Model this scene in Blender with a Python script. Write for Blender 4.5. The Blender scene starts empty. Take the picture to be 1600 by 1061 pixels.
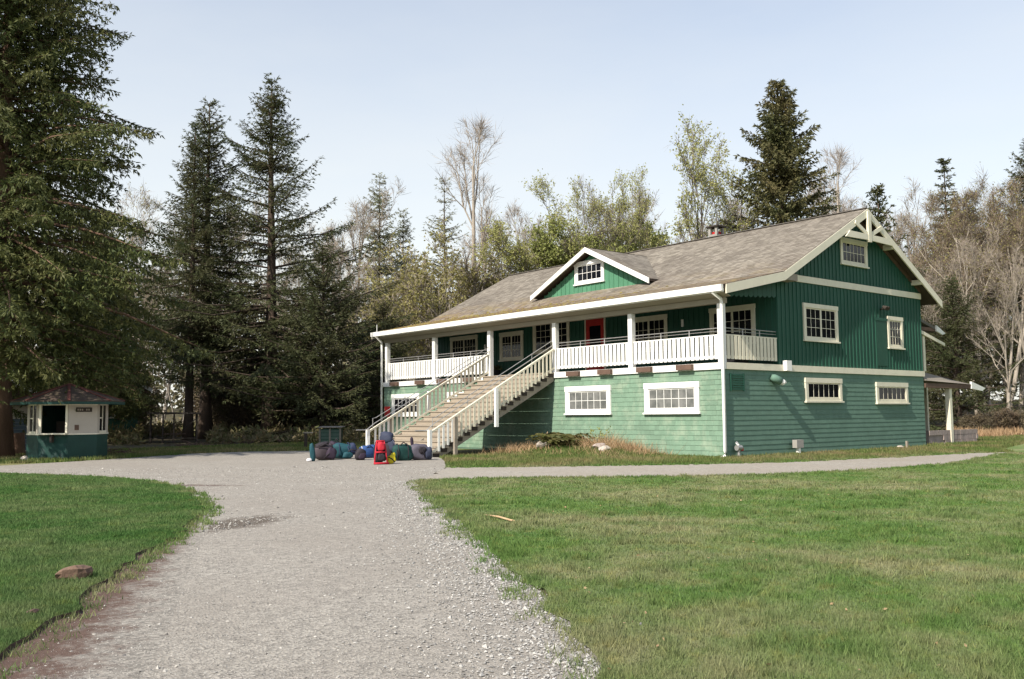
import bpy, math, random
import numpy as np
from mathutils import Vector, Matrix

SC = bpy.context.scene
COL = SC.collection
PI = math.pi

# ------------------------------------------------------------------ camera
CAM_P = np.array([-27.094, -20.887, 1.6])
CAM_F = 1466.35                                   # focal length in photo pixels (photo 1600 wide)
YAW, PITCH, ROLL = 0.8793, 0.0800, -0.0089
_F = np.array([math.cos(YAW)*math.cos(PITCH), math.sin(YAW)*math.cos(PITCH), math.sin(PITCH)])
_R = np.array([math.sin(YAW), -math.cos(YAW), 0.0])
_U = np.cross(_R, _F)
_R, _U = _R*math.cos(ROLL)+_U*math.sin(ROLL), _U*math.cos(ROLL)-_R*math.sin(ROLL)
cam_d = bpy.data.cameras.new('camera')
cam_d.sensor_width = 36.0
cam_d.lens = CAM_F/1600*36.0
cam_d.clip_start, cam_d.clip_end = 0.1, 6000
cam = bpy.data.objects.new('camera', cam_d)
COL.objects.link(cam)
cam.matrix_world = Matrix([[_R[0], _U[0], -_F[0], CAM_P[0]], [_R[1], _U[1], -_F[1], CAM_P[1]],
                           [_R[2], _U[2], -_F[2], CAM_P[2]], [0, 0, 0, 1]])
SC.camera = cam

# ------------------------------------------------------------------ sky and sun
SUN_DIR = Vector((-1.2, -0.19, 1.10)).normalized()          # towards the sun
SUN_EL = math.asin(SUN_DIR.z)
SUN_ROT = math.atan2(SUN_DIR.x, SUN_DIR.y)
world = bpy.data.worlds.new('World')
SC.world = world
world.use_nodes = True
wt = world.node_tree
wt.nodes.clear()
w_out = wt.nodes.new('ShaderNodeOutputWorld')
w_bg = wt.nodes.new('ShaderNodeBackground')
w_sky = wt.nodes.new('ShaderNodeTexSky')
w_sky.sky_type = 'NISHITA'
w_sky.sun_disc = False
w_sky.sun_elevation = SUN_EL
w_sky.sun_rotation = SUN_ROT
w_sky.air_density = 1.0
w_sky.dust_density = 0.8
w_sky.ozone_density = 2.2
w_sky.altitude = 50
# haze towards the horizon all round, and a thin high veil of cloud
w_tc = wt.nodes.new('ShaderNodeTexCoord')
w_sep = wt.nodes.new('ShaderNodeSeparateXYZ')
w_el = wt.nodes.new('ShaderNodeMapRange')
w_el.inputs['From Min'].default_value = 0.0
w_el.inputs['From Max'].default_value = 0.62
w_el.inputs['To Min'].default_value = 0.97
w_el.inputs['To Max'].default_value = 0.16
w_map = wt.nodes.new('ShaderNodeMapping')
w_map.inputs['Scale'].default_value = (1.2, 1.2, 4.0)
w_noi = wt.nodes.new('ShaderNodeTexNoise')
w_noi.inputs['Scale'].default_value = 1.5
w_noi.inputs['Detail'].default_value = 7
w_noi.inputs['Roughness'].default_value = 0.55
w_nr = wt.nodes.new('ShaderNodeMapRange')
w_nr.inputs['From Min'].default_value = 0.35
w_nr.inputs['From Max'].default_value = 0.70
w_nr.inputs['To Min'].default_value = -0.04
w_nr.inputs['To Max'].default_value = 0.08
w_add = wt.nodes.new('ShaderNodeMath')
w_add.operation = 'ADD'
w_add.use_clamp = True
w_mix = wt.nodes.new('ShaderNodeMixRGB')
w_mix.inputs['Color2'].default_value = (5.0, 4.95, 4.55, 1)
wt.links.new(w_tc.outputs['Generated'], w_sep.inputs['Vector'])
wt.links.new(w_sep.outputs['Z'], w_el.inputs['Value'])
wt.links.new(w_tc.outputs['Generated'], w_map.inputs['Vector'])
wt.links.new(w_map.outputs['Vector'], w_noi.inputs['Vector'])
wt.links.new(w_noi.outputs['Fac'], w_nr.inputs['Value'])
wt.links.new(w_el.outputs['Result'], w_add.inputs[0])
wt.links.new(w_nr.outputs['Result'], w_add.inputs[1])
wt.links.new(w_add.outputs['Value'], w_mix.inputs['Fac'])
wt.links.new(w_sky.outputs['Color'], w_mix.inputs['Color1'])
wt.links.new(w_mix.outputs['Color'], w_bg.inputs['Color'])
w_bg.inputs['Strength'].default_value = 0.15
wt.links.new(w_bg.outputs['Background'], w_out.inputs['Surface'])

sun_d = bpy.data.lights.new('sun', 'SUN')
sun_d.energy = 5.0
sun_d.angle = math.radians(0.5)
sun_d.color = (1.0, 0.93, 0.82)
sun = bpy.data.objects.new('sun', sun_d)
COL.objects.link(sun)
sun.location = (-60, -20, 60)
sun.rotation_euler = (-SUN_DIR).to_track_quat('-Z', 'Y').to_euler()

SC.view_settings.view_transform = 'Standard'
SC.view_settings.look = 'None'
SC.view_settings.gamma = 1
SC.view_settings.use_curve_mapping = False
SC.view_settings.exposure = 0.48
SC.render.engine = 'CYCLES'
SC.cycles.filter_width = 1.45
SC.cycles.max_bounces = 6
SC.cycles.diffuse_bounces = 3
SC.cycles.use_denoising = True


# ------------------------------------------------------------------ helpers
def at(px, py, z=0.0):
    """photo pixel -> point of the level plane z"""
    d = _F + _R*(px-800)/CAM_F - _U*(py-530.5)/CAM_F
    t = (z-CAM_P[2])/d[2]
    p = CAM_P+d*t
    return float(p[0]), float(p[1])


_FH = np.array([math.cos(YAW), math.sin(YAW), 0.0])


def atd(px, depth):
    """photo column and depth -> ground point"""
    d = _F + _R*(px-800)/CAM_F - _U*(648-530.5)/CAM_F
    d = d/(d@_FH)
    p = CAM_P+d*depth
    return float(p[0]), float(p[1])


def height(py, depth):
    return (648-py)/CAM_F*depth*1.0+1.6


def fill_mesh(me, V, F, smooth=False):
    V = np.ascontiguousarray(V, dtype=np.float32)
    F = np.ascontiguousarray(F, dtype=np.int32)
    n, k = F.shape
    me.vertices.add(len(V))
    me.vertices.foreach_set('co', V.ravel())
    me.loops.add(n*k)
    me.loops.foreach_set('vertex_index', F.ravel())
    me.polygons.add(n)
    me.polygons.foreach_set('loop_start', np.arange(0, n*k, k, dtype=np.int32))
    me.polygons.foreach_set('use_smooth', np.full(n, smooth, dtype=bool))
    me.update(calc_edges=True)
    return me


def link(name, me, parent=None, loc=None):
    o = bpy.data.objects.new(name, me)
    COL.objects.link(o)
    if parent is not None:
        o.parent = parent
    if loc is not None:
        o.location = loc
    return o


def np_obj(name, V, F, mat, parent=None, smooth=False, loc=None):
    me = bpy.data.meshes.new(name)
    me.materials.append(mat)
    fill_mesh(me, V, F, smooth)
    return link(name, me, parent, loc)


def tag(o, label=None, cat=None, group=None, kind=None):
    if label:
        o['label'] = label
    if cat:
        o['category'] = cat
    if group:
        o['group'] = group
    if kind:
        o['kind'] = kind
    return o


def empty(name, loc, label=None, cat=None, group=None, rz=0.0):
    o = bpy.data.objects.new(name, None)
    COL.objects.link(o)
    o.location = loc
    o.rotation_euler = (0, 0, rz)
    o.empty_display_size = 0.3
    return tag(o, label, cat, group)


def copy_tree(o, parent=None):
    c = o.copy()
    COL.objects.link(c)
    if parent is not None:
        c.parent = parent
    for ch in list(o.children):
        copy_tree(ch, c)
    return c


class MB:
    """collects solids into one mesh"""

    def __init__(s):
        s.v, s.f = [], []

    def add(s, vs, fs):
        b = len(s.v)
        s.v += [tuple(map(float, v)) for v in vs]
        s.f += [tuple(b+i for i in f) for f in fs]
        return s

    def box(s, x0, x1, y0, y1, z0, z1):
        return s.add([(x0, y0, z0), (x1, y0, z0), (x1, y1, z0), (x0, y1, z0), (x0, y0, z1), (x1, y0, z1), (x1, y1, z1), (x0, y1, z1)],
                     [(0, 3, 2, 1), (4, 5, 6, 7), (0, 1, 5, 4), (1, 2, 6, 5), (2, 3, 7, 6), (3, 0, 4, 7)])

    def beam(s, p, q, w, h, up=(0, 0, 1)):
        p, q = Vector(p), Vector(q)
        d = (q-p).normalized()
        sd = d.cross(Vector(up))
        if sd.length < 1e-5:
            sd = d.cross(Vector((0, 1, 0)))
        sd.normalize()
        u = sd.cross(d)
        a, b = sd*(w/2), u*(h/2)
        vs = [p-a-b, p+a-b, p+a+b, p-a+b, q-a-b, q+a-b, q+a+b, q-a+b]
        return s.add(vs, [(0, 3, 2, 1), (4, 5, 6, 7), (0, 1, 5, 4), (1, 2, 6, 5), (2, 3, 7, 6), (3, 0, 4, 7)])

    def tube(s, pts, radii, n=6, cap=True):
        pts = [Vector(p) for p in pts]
        if not hasattr(radii, '__len__'):
            radii = [radii]*len(pts)
        b = len(s.v)
        ref = Vector((0.31, 0.17, 0.93))
        for i, p in enumerate(pts):
            d = (pts[min(i+1, len(pts)-1)]-pts[max(i-1, 0)])
            if d.length < 1e-9:
                d = Vector((0, 0, 1))
            d.normalize()
            a = d.cross(ref)
            if a.length < 0.1:
                a = d.cross(Vector((1, 0, 0)))
            a.normalize()
            c = d.cross(a)
            for k in range(n):
                t = 2*PI*k/n
                s.v.append(tuple(p+(a*math.cos(t)+c*math.sin(t))*radii[i]))
        for i in range(len(pts)-1):
            for k in range(n):
                k2 = (k+1) % n
                s.f.append((b+i*n+k, b+i*n+k2, b+(i+1)*n+k2, b+(i+1)*n+k))
        if cap:
            s.f.append(tuple(b+k for k in range(n-1, -1, -1)))
            s.f.append(tuple(b+(len(pts)-1)*n+k for k in range(n)))
        return s

    def prism(s, poly, a0, a1, axis='y'):
        """poly of 2D points extruded along an axis: 'y' -> (x,z), 'x' -> (y,z), 'z' -> (x,y)"""
        n = len(poly)

        def P(u, w, a):
            return (u, a, w) if axis == 'y' else ((a, u, w) if axis == 'x' else (u, w, a))
        vs = [P(u, w, a0) for u, w in poly]+[P(u, w, a1) for u, w in poly]
        fs = [tuple(range(n)), tuple(range(2*n-1, n-1, -1))]
        fs += [(i, (i+1) % n+0, (i+1) % n+n, i+n)[::-1] for i in range(n)]
        return s.add(vs, fs)

    def build(s, name, mat, parent=None, smooth=False, loc=None, fix=True):
        me = bpy.data.meshes.new(name)
        me.from_pydata(s.v, [], s.f)
        for m in (mat if isinstance(mat, (list, tuple)) else [mat]):
            me.materials.append(m)
        if fix:
            import bmesh
            bm = bmesh.new()
            bm.from_mesh(me)
            bmesh.ops.recalc_face_normals(bm, faces=bm.faces)
            bm.to_mesh(me)
            bm.free()
        if smooth:
            me.polygons.foreach_set('use_smooth', [True]*len(me.polygons))
        me.update()
        return link(name, me, parent, loc)


def boxes_np(B):
    """B: rows x0,x1,y0,y1,z0,z1 -> V,F"""
    B = np.asarray(B, float)
    n = len(B)
    idx = np.array([[0, 2, 4], [1, 2, 4], [1, 3, 4], [0, 3, 4], [0, 2, 5], [1, 2, 5], [1, 3, 5], [0, 3, 5]])
    V = B[:, idx].reshape(n*8, 3)
    q = np.array([[0, 3, 2, 1], [4, 5, 6, 7], [0, 1, 5, 4], [1, 2, 6, 5], [2, 3, 7, 6], [3, 0, 4, 7]])
    F = (np.arange(n)[:, None, None]*8+q[None]).reshape(-1, 4)
    return V, F


# ------------------------------------------------------------------ materials
def new_mat(name):
    m = bpy.data.materials.new(name)
    m.use_nodes = True
    nt = m.node_tree
    b = nt.nodes['Principled BSDF']
    return m, nt, b


def N(nt, typ, **kw):
    n = nt.nodes.new('ShaderNode'+typ)
    for k, v in kw.items():
        if k in n.inputs.keys():
            n.inputs[k].default_value = v
        else:
            setattr(n, k, v)
    return n


def mixc(nt, fac, a, b, mode='MIX'):
    n = nt.nodes.new('ShaderNodeMixRGB')
    n.blend_type = mode
    for sock, v in (('Fac', fac), ('Color1', a), ('Color2', b)):
        if isinstance(v, bpy.types.NodeSocket):
            nt.links.new(v, n.inputs[sock])
        elif sock == 'Fac':
            n.inputs[sock].default_value = v
        else:
            n.inputs[sock].default_value = (*v, 1)
    return n.outputs['Color']


def ramp(nt, src, p0, p1, c0=0.0, c1=1.0):
    n = nt.nodes.new('ShaderNodeMapRange')
    n.inputs['From Min'].default_value = p0
    n.inputs['From Max'].default_value = p1
    n.inputs['To Min'].default_value = c0
    n.inputs['To Max'].default_value = c1
    nt.links.new(src, n.inputs['Value'])
    return n.outputs['Result']


def wpos(nt, scale=(1, 1, 1)):
    g = nt.nodes.new('ShaderNodeNewGeometry')
    mp = nt.nodes.new('ShaderNodeMapping')
    mp.inputs['Scale'].default_value = scale
    nt.links.new(g.outputs['Position'], mp.inputs['Vector'])
    return mp.outputs['Vector']


def noise(nt, vec, scale, detail=4, rough=0.55):
    n = nt.nodes.new('ShaderNodeTexNoise')
    n.inputs['Scale'].default_value = scale
    n.inputs['Detail'].default_value = detail
    n.inputs['Roughness'].default_value = rough
    nt.links.new(vec, n.inputs['Vector'])
    return n.outputs['Fac']


def bump(nt, b, h, strength, dist=0.02):
    n = nt.nodes.new('ShaderNodeBump')
    n.inputs['Strength'].default_value = strength
    n.inputs['Distance'].default_value = dist
    nt.links.new(h, n.inputs['Height'])
    nt.links.new(n.outputs['Normal'], b.inputs['Normal'])


def scl(c, f):
    return tuple(min(1, x*f) for x in c)


def paint(name, col, var=0.12, scale=1.5, rough=0.6, stretch=(1, 1, 1), island=0.0, dirt=None, dirt_amt=0.0, bmp=0.15, bscale=60, spec=0.35, metal=0.0):
    """weathered surface: broad noise, fine noise, optional per-piece variation and dirt patches"""
    m, nt, b = new_mat(name)
    v = wpos(nt, stretch)
    n1 = noise(nt, v, scale, 5)
    c = mixc(nt, ramp(nt, n1, 0.3, 0.7), scl(col, 1-var), scl(col, 1+var))
    n2 = noise(nt, v, scale*14, 3)
    c = mixc(nt, ramp(nt, n2, 0.35, 0.65, 0.0, 0.5), c, scl(col, 1-1.6*var))
    if island:
        g = nt.nodes.new('ShaderNodeNewGeometry')
        r = ramp(nt, g.outputs['Random Per Island'], 0, 1, 1-island, 1+island)
        mul = nt.nodes.new('ShaderNodeVectorMath')
        mul.operation = 'SCALE'
        nt.links.new(c, mul.inputs[0])
        nt.links.new(r, mul.inputs['Scale'])
        c = mul.outputs['Vector']
    if dirt is not None:
        n3 = noise(nt, v, scale*2.3, 6, 0.65)
        c = mixc(nt, ramp(nt, n3, 0.5, 0.75, 0, dirt_amt), c, dirt)
    nt.links.new(c, b.inputs['Base Color'])
    b.inputs['Roughness'].default_value = rough
    b.inputs['Specular IOR Level'].default_value = spec
    b.inputs['Metallic'].default_value = metal
    if bmp:
        bump(nt, b, noise(nt, v, bscale, 4), bmp, 0.01)
    return m


def leaf_mat(name, c0, c1, trans=0.25, patch=None, rough=0.6):
    m, nt, b = new_mat(name)
    g = nt.nodes.new('ShaderNodeNewGeometry')
    c = mixc(nt, g.outputs['Random Per Island'], c0, c1)
    n1 = noise(nt, wpos(nt), 0.45, 3)
    c = mixc(nt, ramp(nt, n1, 0.35, 0.7, 0, 0.55), c, patch or scl(c0, 0.7))
    nt.links.new(c, b.inputs['Base Color'])
    b.inputs['Roughness'].default_value = rough
    b.inputs['Specular IOR Level'].default_value = 0.25
    if trans:
        t = nt.nodes.new('ShaderNodeBsdfTranslucent')
        nt.links.new(c, t.inputs['Color'])
        mx = nt.nodes.new('ShaderNodeMixShader')
        mx.inputs['Fac'].default_value = trans
        nt.links.new(b.outputs['BSDF'], mx.inputs[1])
        nt.links.new(t.outputs['BSDF'], mx.inputs[2])
        nt.links.new(mx.outputs['Shader'], nt.nodes['Material Output'].inputs['Surface'])
    return m


def grass_colour(nt, base, dry, dark):
    """lawn colour in world space, used by the turf sheet and its blades alike"""
    v = wpos(nt)
    n1 = noise(nt, wpos(nt, (1.0, 1.0, 1.0)), 0.30, 7, 0.68)
    n2 = noise(nt, v, 1.1, 5, 0.6)
    c = mixc(nt, ramp(nt, n1, 0.43, 0.60), base, dry)
    c = mixc(nt, ramp(nt, n2, 0.45, 0.72, 0, 0.75), c, dark)
    n3 = noise(nt, v, 4.2, 4, 0.6)
    c = mixc(nt, ramp(nt, n3, 0.54, 0.74, 0, 0.6), c, (dry[0]*1.05, dry[1]*0.98, dry[2]*0.6))
    return c


def turf_mat(name, base, dry, dark, blades=False):
    m, nt, b = new_mat(name)
    c = grass_colour(nt, base, dry, dark)
    if blades:
        g = nt.nodes.new('ShaderNodeNewGeometry')
        r = ramp(nt, g.outputs['Random Per Island'], 0, 1, 0.75, 1.35)
        mul = nt.nodes.new('ShaderNodeVectorMath')
        mul.operation = 'SCALE'
        nt.links.new(c, mul.inputs[0])
        nt.links.new(r, mul.inputs['Scale'])
        c = mul.outputs['Vector']
        t = nt.nodes.new('ShaderNodeBsdfTranslucent')
        nt.links.new(c, t.inputs['Color'])
        mx = nt.nodes.new('ShaderNodeMixShader')
        mx.inputs['Fac'].default_value = 0.42
        nt.links.new(b.outputs['BSDF'], mx.inputs[1])
        nt.links.new(t.outputs['BSDF'], mx.inputs[2])
        nt.links.new(mx.outputs['Shader'], nt.nodes['Material Output'].inputs['Surface'])
    else:
        bump(nt, b, noise(nt, wpos(nt), 30, 6, 0.7), 0.9, 0.05)
    nt.links.new(c, b.inputs['Base Color'])
    b.inputs['Roughness'].default_value = 0.75
    b.inputs['Specular IOR Level'].default_value = 0.2
    return m


def gravel_mat(name, light, dark, soil, stains=()):
    m, nt, b = new_mat(name)
    v = wpos(nt)
    vo = nt.nodes.new('ShaderNodeTexVoronoi')
    vo.inputs['Scale'].default_value = 38
    nt.links.new(v, vo.inputs['Vector'])
    sep = nt.nodes.new('ShaderNodeSeparateColor')
    nt.links.new(vo.outputs['Color'], sep.inputs['Color'])
    c = mixc(nt, sep.outputs['Red'], dark, light)
    vo2 = nt.nodes.new('ShaderNodeTexVoronoi')
    vo2.inputs['Scale'].default_value = 13
    nt.links.new(v, vo2.inputs['Vector'])
    sep2 = nt.nodes.new('ShaderNodeSeparateColor')
    nt.links.new(vo2.outputs['Color'], sep2.inputs['Color'])
    c = mixc(nt, ramp(nt, sep2.outputs['Green'], 0.6, 1.0, 0, 0.35), c, scl(light, 1.15))
    n1 = noise(nt, v, 0.5, 6, 0.6)
    c = mixc(nt, ramp(nt, n1, 0.38, 0.70, 0, 0.75), c, soil)
    n4 = noise(nt, wpos(nt), 7.5, 5, 0.7)
    c = mixc(nt, ramp(nt, n4, 0.52, 0.74, 0, 0.5), c, scl(light, 1.18))
    n5 = noise(nt, wpos(nt), 5.1, 6, 0.75)
    c = mixc(nt, ramp(nt, n5, 0.55, 0.72, 0, 0.55), c, scl(dark, 0.75))
    n2 = noise(nt, v, 3.0, 5, 0.6)
    c = mixc(nt, ramp(nt, n2, 0.5, 0.8, 0, 0.3), c, scl(dark, 0.8))
    for (sx, sy, rx, ry, ang, col, amt) in stains:
        mp = nt.nodes.new('ShaderNodeMapping')
        mp.vector_type = 'TEXTURE'
        mp.inputs['Location'].default_value = (sx, sy, 0)
        mp.inputs['Rotation'].default_value = (0, 0, ang)
        mp.inputs['Scale'].default_value = (rx, ry, 1000)
        nt.links.new(v, mp.inputs['Vector'])
        ln = nt.nodes.new('ShaderNodeVectorMath')
        ln.operation = 'LENGTH'
        nt.links.new(mp.outputs['Vector'], ln.inputs[0])
        add = nt.nodes.new('ShaderNodeMath')
        add.operation = 'ADD'
        nt.links.new(ln.outputs['Value'], add.inputs[0])
        nt.links.new(ramp(nt, noise(nt, v, 3.5, 6, 0.7), 0.25, 0.75, -0.45, 0.45), add.inputs[1])
        c = mixc(nt, ramp(nt, add.outputs['Value'], 0.5, 1.0, amt, 0.0), c, col)
    nt.links.new(c, b.inputs['Base Color'])
    b.inputs['Roughness'].default_value = 0.9
    b.inputs['Specular IOR Level'].default_value = 0.2
    mm = nt.nodes.new('ShaderNodeMath')
    mm.operation = 'ADD'
    nt.links.new(vo.outputs['Distance'], mm.inputs[0])
    nt.links.new(ramp(nt, noise(nt, v, 60, 5, 0.7), 0, 1, 0, 0.6), mm.inputs[1])
    bump(nt, b, mm.outputs['Value'], 0.55, 0.02)
    return m


M = {}
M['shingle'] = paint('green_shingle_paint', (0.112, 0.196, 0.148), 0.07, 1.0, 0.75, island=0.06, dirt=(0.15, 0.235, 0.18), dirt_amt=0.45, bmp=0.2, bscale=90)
M['shingle_front'] = paint('lit_side_green_shingle_paint', (0.165, 0.258, 0.182), 0.10, 0.7, 0.75, island=0.09, dirt=(0.315, 0.375, 0.275), dirt_amt=0.75, bmp=0.2, bscale=90)  # gable paint brightened in colour for the direct sun, with paler weathered patches
M['board'] = paint('dark_green_board_paint', (0.017, 0.074, 0.048), 0.12, 0.9, 0.55, stretch=(1, 1, 0.25), dirt=(0.032, 0.115, 0.078), dirt_amt=0.5, bmp=0.2)
M['batten'] = paint('dark_green_batten_paint', (0.020, 0.085, 0.056), 0.12, 1.3, 0.55, stretch=(1, 1, 0.2), island=0.12, bmp=0.2)
M['dormer'] = paint('dormer_green_paint', (0.075, 0.215, 0.125), 0.15, 1.5, 0.65, stretch=(1, 1, 0.25), dirt=(0.13, 0.31, 0.18), dirt_amt=0.5, bmp=0.2)
M['white'] = paint('white_trim_paint', (0.80, 0.79, 0.75), 0.04, 1.2, 0.5, dirt=(0.62, 0.58, 0.49), dirt_amt=0.3, bmp=0.1)
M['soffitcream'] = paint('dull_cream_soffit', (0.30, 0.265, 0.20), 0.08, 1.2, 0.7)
M['cream'] = paint('cream_and_dimmed_white_trim_paint', (0.72, 0.67, 0.53), 0.06, 1.2, 0.55, dirt=(0.5, 0.45, 0.34), dirt_amt=0.35, bmp=0.1)  # also white gable trim, dimmed in colour for the grazing sun
M['stairwood'] = paint('worn_painted_stair_wood', (0.31, 0.262, 0.205), 0.12, 1.8, 0.75, stretch=(1, 0.3, 1), island=0.08, dirt=(0.3, 0.25, 0.18), dirt_amt=0.5, bmp=0.3)
M['greywood'] = paint('grey_weathered_wood', (0.30, 0.26, 0.21), 0.18, 1.8, 0.8, dirt=(0.16, 0.12, 0.09), dirt_amt=0.5, bmp=0.3)
M['brownwood'] = paint('brown_raw_wood', (0.13, 0.08, 0.058), 0.2, 2.5, 0.8, bmp=0.3)
M['darkwood'] = paint('dark_old_wood', (0.045, 0.035, 0.028), 0.2, 2.5, 0.85, bmp=0.3)
M['roof'] = paint('asphalt_roof_base', (0.14, 0.125, 0.11), 0.2, 0.8, 0.9, bmp=0.3)
M['soffit'] = paint('brown_soffit_boards', (0.075, 0.055, 0.04), 0.15, 2, 0.8)
M['ceiling'] = paint('dark_green_porch_ceiling', (0.02, 0.06, 0.045), 0.1, 1, 0.7)
M['deck'] = paint('dark_deck_boards', (0.10, 0.085, 0.075), 0.15, 2, 0.8)
M['red'] = paint('red_door_paint', (0.42, 0.022, 0.02), 0.08, 2, 0.5)
M['metal'] = paint('grey_galvanised_metal', (0.42, 0.41, 0.40), 0.1, 3, 0.45, metal=0.6, bmp=0.05)
M['brick'] = paint('old_chimney_brick', (0.28, 0.12, 0.08), 0.25, 6, 0.9, bmp=0.4)
M['concrete'] = paint('grey_concrete', (0.33, 0.31, 0.28), 0.15, 2, 0.9, bmp=0.3)
M['stone'] = paint('grey_field_stone', (0.33, 0.27, 0.24), 0.2, 3, 0.9, island=0.3, bmp=0.4, bscale=30)
M['rock'] = paint('pale_boulder', (0.48, 0.42, 0.36), 0.2, 3, 0.9, bmp=0.5, bscale=25)
M['black'] = paint('black_cloth', (0.012, 0.012, 0.014), 0.2, 4, 0.7)
M['bark'] = paint('dark_conifer_bark', (0.085, 0.06, 0.045), 0.3, 3, 0.9, stretch=(1, 1, 0.25), bmp=0.6, bscale=18)
M['redbark'] = paint('reddish_cedar_bark', (0.16, 0.095, 0.065), 0.3, 3, 0.9, stretch=(1, 1, 0.2), bmp=0.6, bscale=18)
M['palebark'] = paint('pale_alder_bark', (0.38, 0.33, 0.27), 0.22, 2.2, 0.85, dirt=(0.16, 0.13, 0.1), dirt_amt=0.5, bmp=0.3, bscale=20)
M['greybark'] = paint('grey_maple_bark', (0.20, 0.165, 0.135), 0.25, 2, 0.9, dirt=(0.10, 0.105, 0.05), dirt_amt=0.6, bmp=0.4, bscale=20)
M['soil'] = paint('reddish_brown_soil', (0.125, 0.082, 0.065), 0.3, 2.5, 0.95, bmp=0.8, bscale=16)
M['earth'] = paint('woodland_floor', (0.085, 0.068, 0.038), 0.3, 0.6, 0.95, dirt=(0.06, 0.10, 0.025), dirt_amt=0.85, bmp=0.8, bscale=9)

m, nt, b = new_mat('dark_window_glass')
b.inputs['Base Color'].default_value = (0.006, 0.007, 0.010, 1)
b.inputs['Roughness'].default_value = 0.06
b.inputs['Specular IOR Level'].default_value = 0.3
M['glass'] = m
m, nt, b = new_mat('pale_blinded_window_glass')
c = mixc(nt, ramp(nt, noise(nt, wpos(nt), 2.2, 4), 0.35, 0.65), (0.10, 0.105, 0.10), (0.20, 0.20, 0.19))
nt.links.new(c, b.inputs['Base Color'])
b.inputs['Roughness'].default_value = 0.12
M['greyglass'] = m

# roof shingles: grey brown, with moss and rust-brown litter low down and towards the far end
m, nt, b = new_mat('asphalt_roof_shingles')
v = wpos(nt)
g = nt.nodes.new('ShaderNodeNewGeometry')
c = mixc(nt, g.outputs['Random Per Island'], (0.168, 0.148, 0.121), (0.285, 0.255, 0.212))
c = mixc(nt, ramp(nt, noise(nt, v, 0.35, 6, 0.6), 0.4, 0.7, 0, 0.5), c, (0.12, 0.10, 0.085))
sx = nt.nodes.new('ShaderNodeSeparateXYZ')
nt.links.new(v, sx.inputs['Vector'])


def mul_(nt, a, bb):
    n = nt.nodes.new('ShaderNodeMath')
    n.operation = 'MULTIPLY'
    n.use_clamp = True
    nt.links.new(a, n.inputs[0])
    nt.links.new(bb, n.inputs[1])
    return n.outputs['Value']


low = ramp(nt, sx.outputs['X'], 1.4, 5.0, 1.0, 0.0)
lft = ramp(nt, sx.outputs['Y'], 6.0, 17.0, 0.35, 1.0)
moss = mul_(nt, mul_(nt, low, lft), ramp(nt, noise(nt, wpos(nt, (1, 0.45, 1)), 0.9, 8, 0.75), 0.42, 0.56, 0, 0.75))
c = mixc(nt, moss, c, (0.22, 0.125, 0.065))
moss2 = mul_(nt, mul_(nt, low, lft), ramp(nt, noise(nt, wpos(nt, (1, 0.4, 1)), 1.7, 8, 0.75), 0.51, 0.60, 0, 0.8))
c = mixc(nt, moss2, c, (0.36, 0.28, 0.07))
low2 = ramp(nt, sx.outputs['X'], -0.6, 1.6, 0.6, 0.0)
c = mixc(nt, mul_(nt, low2, ramp(nt, noise(nt, v, 1.2, 5), 0.35, 0.6)), c, (0.085, 0.065, 0.055))
nt.links.new(c, b.inputs['Base Color'])
b.inputs['Roughness'].default_value = 0.92
b.inputs['Specular IOR Level'].default_value = 0.15
bump(nt, b, noise(nt, v, 50, 5, 0.7), 0.4, 0.02)
M['tabs'] = m

STAINS = [(-21.15, -7.2, 1.35, 0.62, math.radians(35), (0.085, 0.066, 0.050), 0.85),
          (-18.65, 1.2, 1.5, 0.30, math.radians(-55), (0.12, 0.085, 0.07), 0.8)]
M['gravel'] = gravel_mat('crushed_gravel', (0.372, 0.342, 0.297), (0.178, 0.164, 0.144), (0.255, 0.228, 0.195), STAINS)
M['path'] = gravel_mat('fine_path_gravel', (0.39, 0.355, 0.305), (0.22, 0.20, 0.172), (0.29, 0.25, 0.20))
L1 = ((0.122, 0.202, 0.052), (0.260, 0.258, 0.132), (0.078, 0.155, 0.038))
L2 = ((0.080, 0.165, 0.042), (0.170, 0.215, 0.088), (0.054, 0.124, 0.032))
L3 = ((0.125, 0.180, 0.048), (0.27, 0.225, 0.115), (0.075, 0.13, 0.034))
M['turf'] = turf_mat('dry_patched_turf', *L1)
M['blade'] = turf_mat('dry_patched_grass_blades', *L1, blades=True)
M['turf2'] = turf_mat('lush_turf', *L2)
M['blade2'] = turf_mat('lush_grass_blades', *L2, blades=True)
M['turf3'] = turf_mat('verge_turf', *L3)
M['blade3'] = turf_mat('verge_grass_blades', *L3, blades=True)
M['drystalk'] = leaf_mat('dry_tan_stalks', (0.36, 0.24, 0.13), (0.52, 0.38, 0.23), 0.2, (0.30, 0.17, 0.09))
M['fern'] = leaf_mat('olive_fern', (0.07, 0.085, 0.02), (0.16, 0.13, 0.05), 0.25)

M['spruce'] = leaf_mat('spruce_needles', (0.046, 0.064, 0.026), (0.098, 0.115, 0.045), 0.25, (0.110, 0.085, 0.042))
M['cedar'] = leaf_mat('cedar_sprays', (0.045, 0.070, 0.024), (0.120, 0.138, 0.042), 0.25, (0.13, 0.11, 0.035))
M['palefir'] = leaf_mat('pale_hemlock_needles', (0.16, 0.19, 0.11), (0.28, 0.29, 0.17), 0.3, (0.24, 0.20, 0.13))
M['olivefir'] = leaf_mat('olive_cedar_sprays', (0.07, 0.085, 0.035), (0.15, 0.15, 0.06), 0.25, (0.16, 0.11, 0.05))
M['bud'] = leaf_mat('spring_bud_leaves', (0.36, 0.385, 0.11), (0.54, 0.53, 0.21), 0.45, (0.42, 0.39, 0.18))
M['freshleaf'] = leaf_mat('fresh_green_leaves', (0.25, 0.285, 0.085), (0.42, 0.42, 0.15), 0.4, (0.22, 0.25, 0.08))
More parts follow.
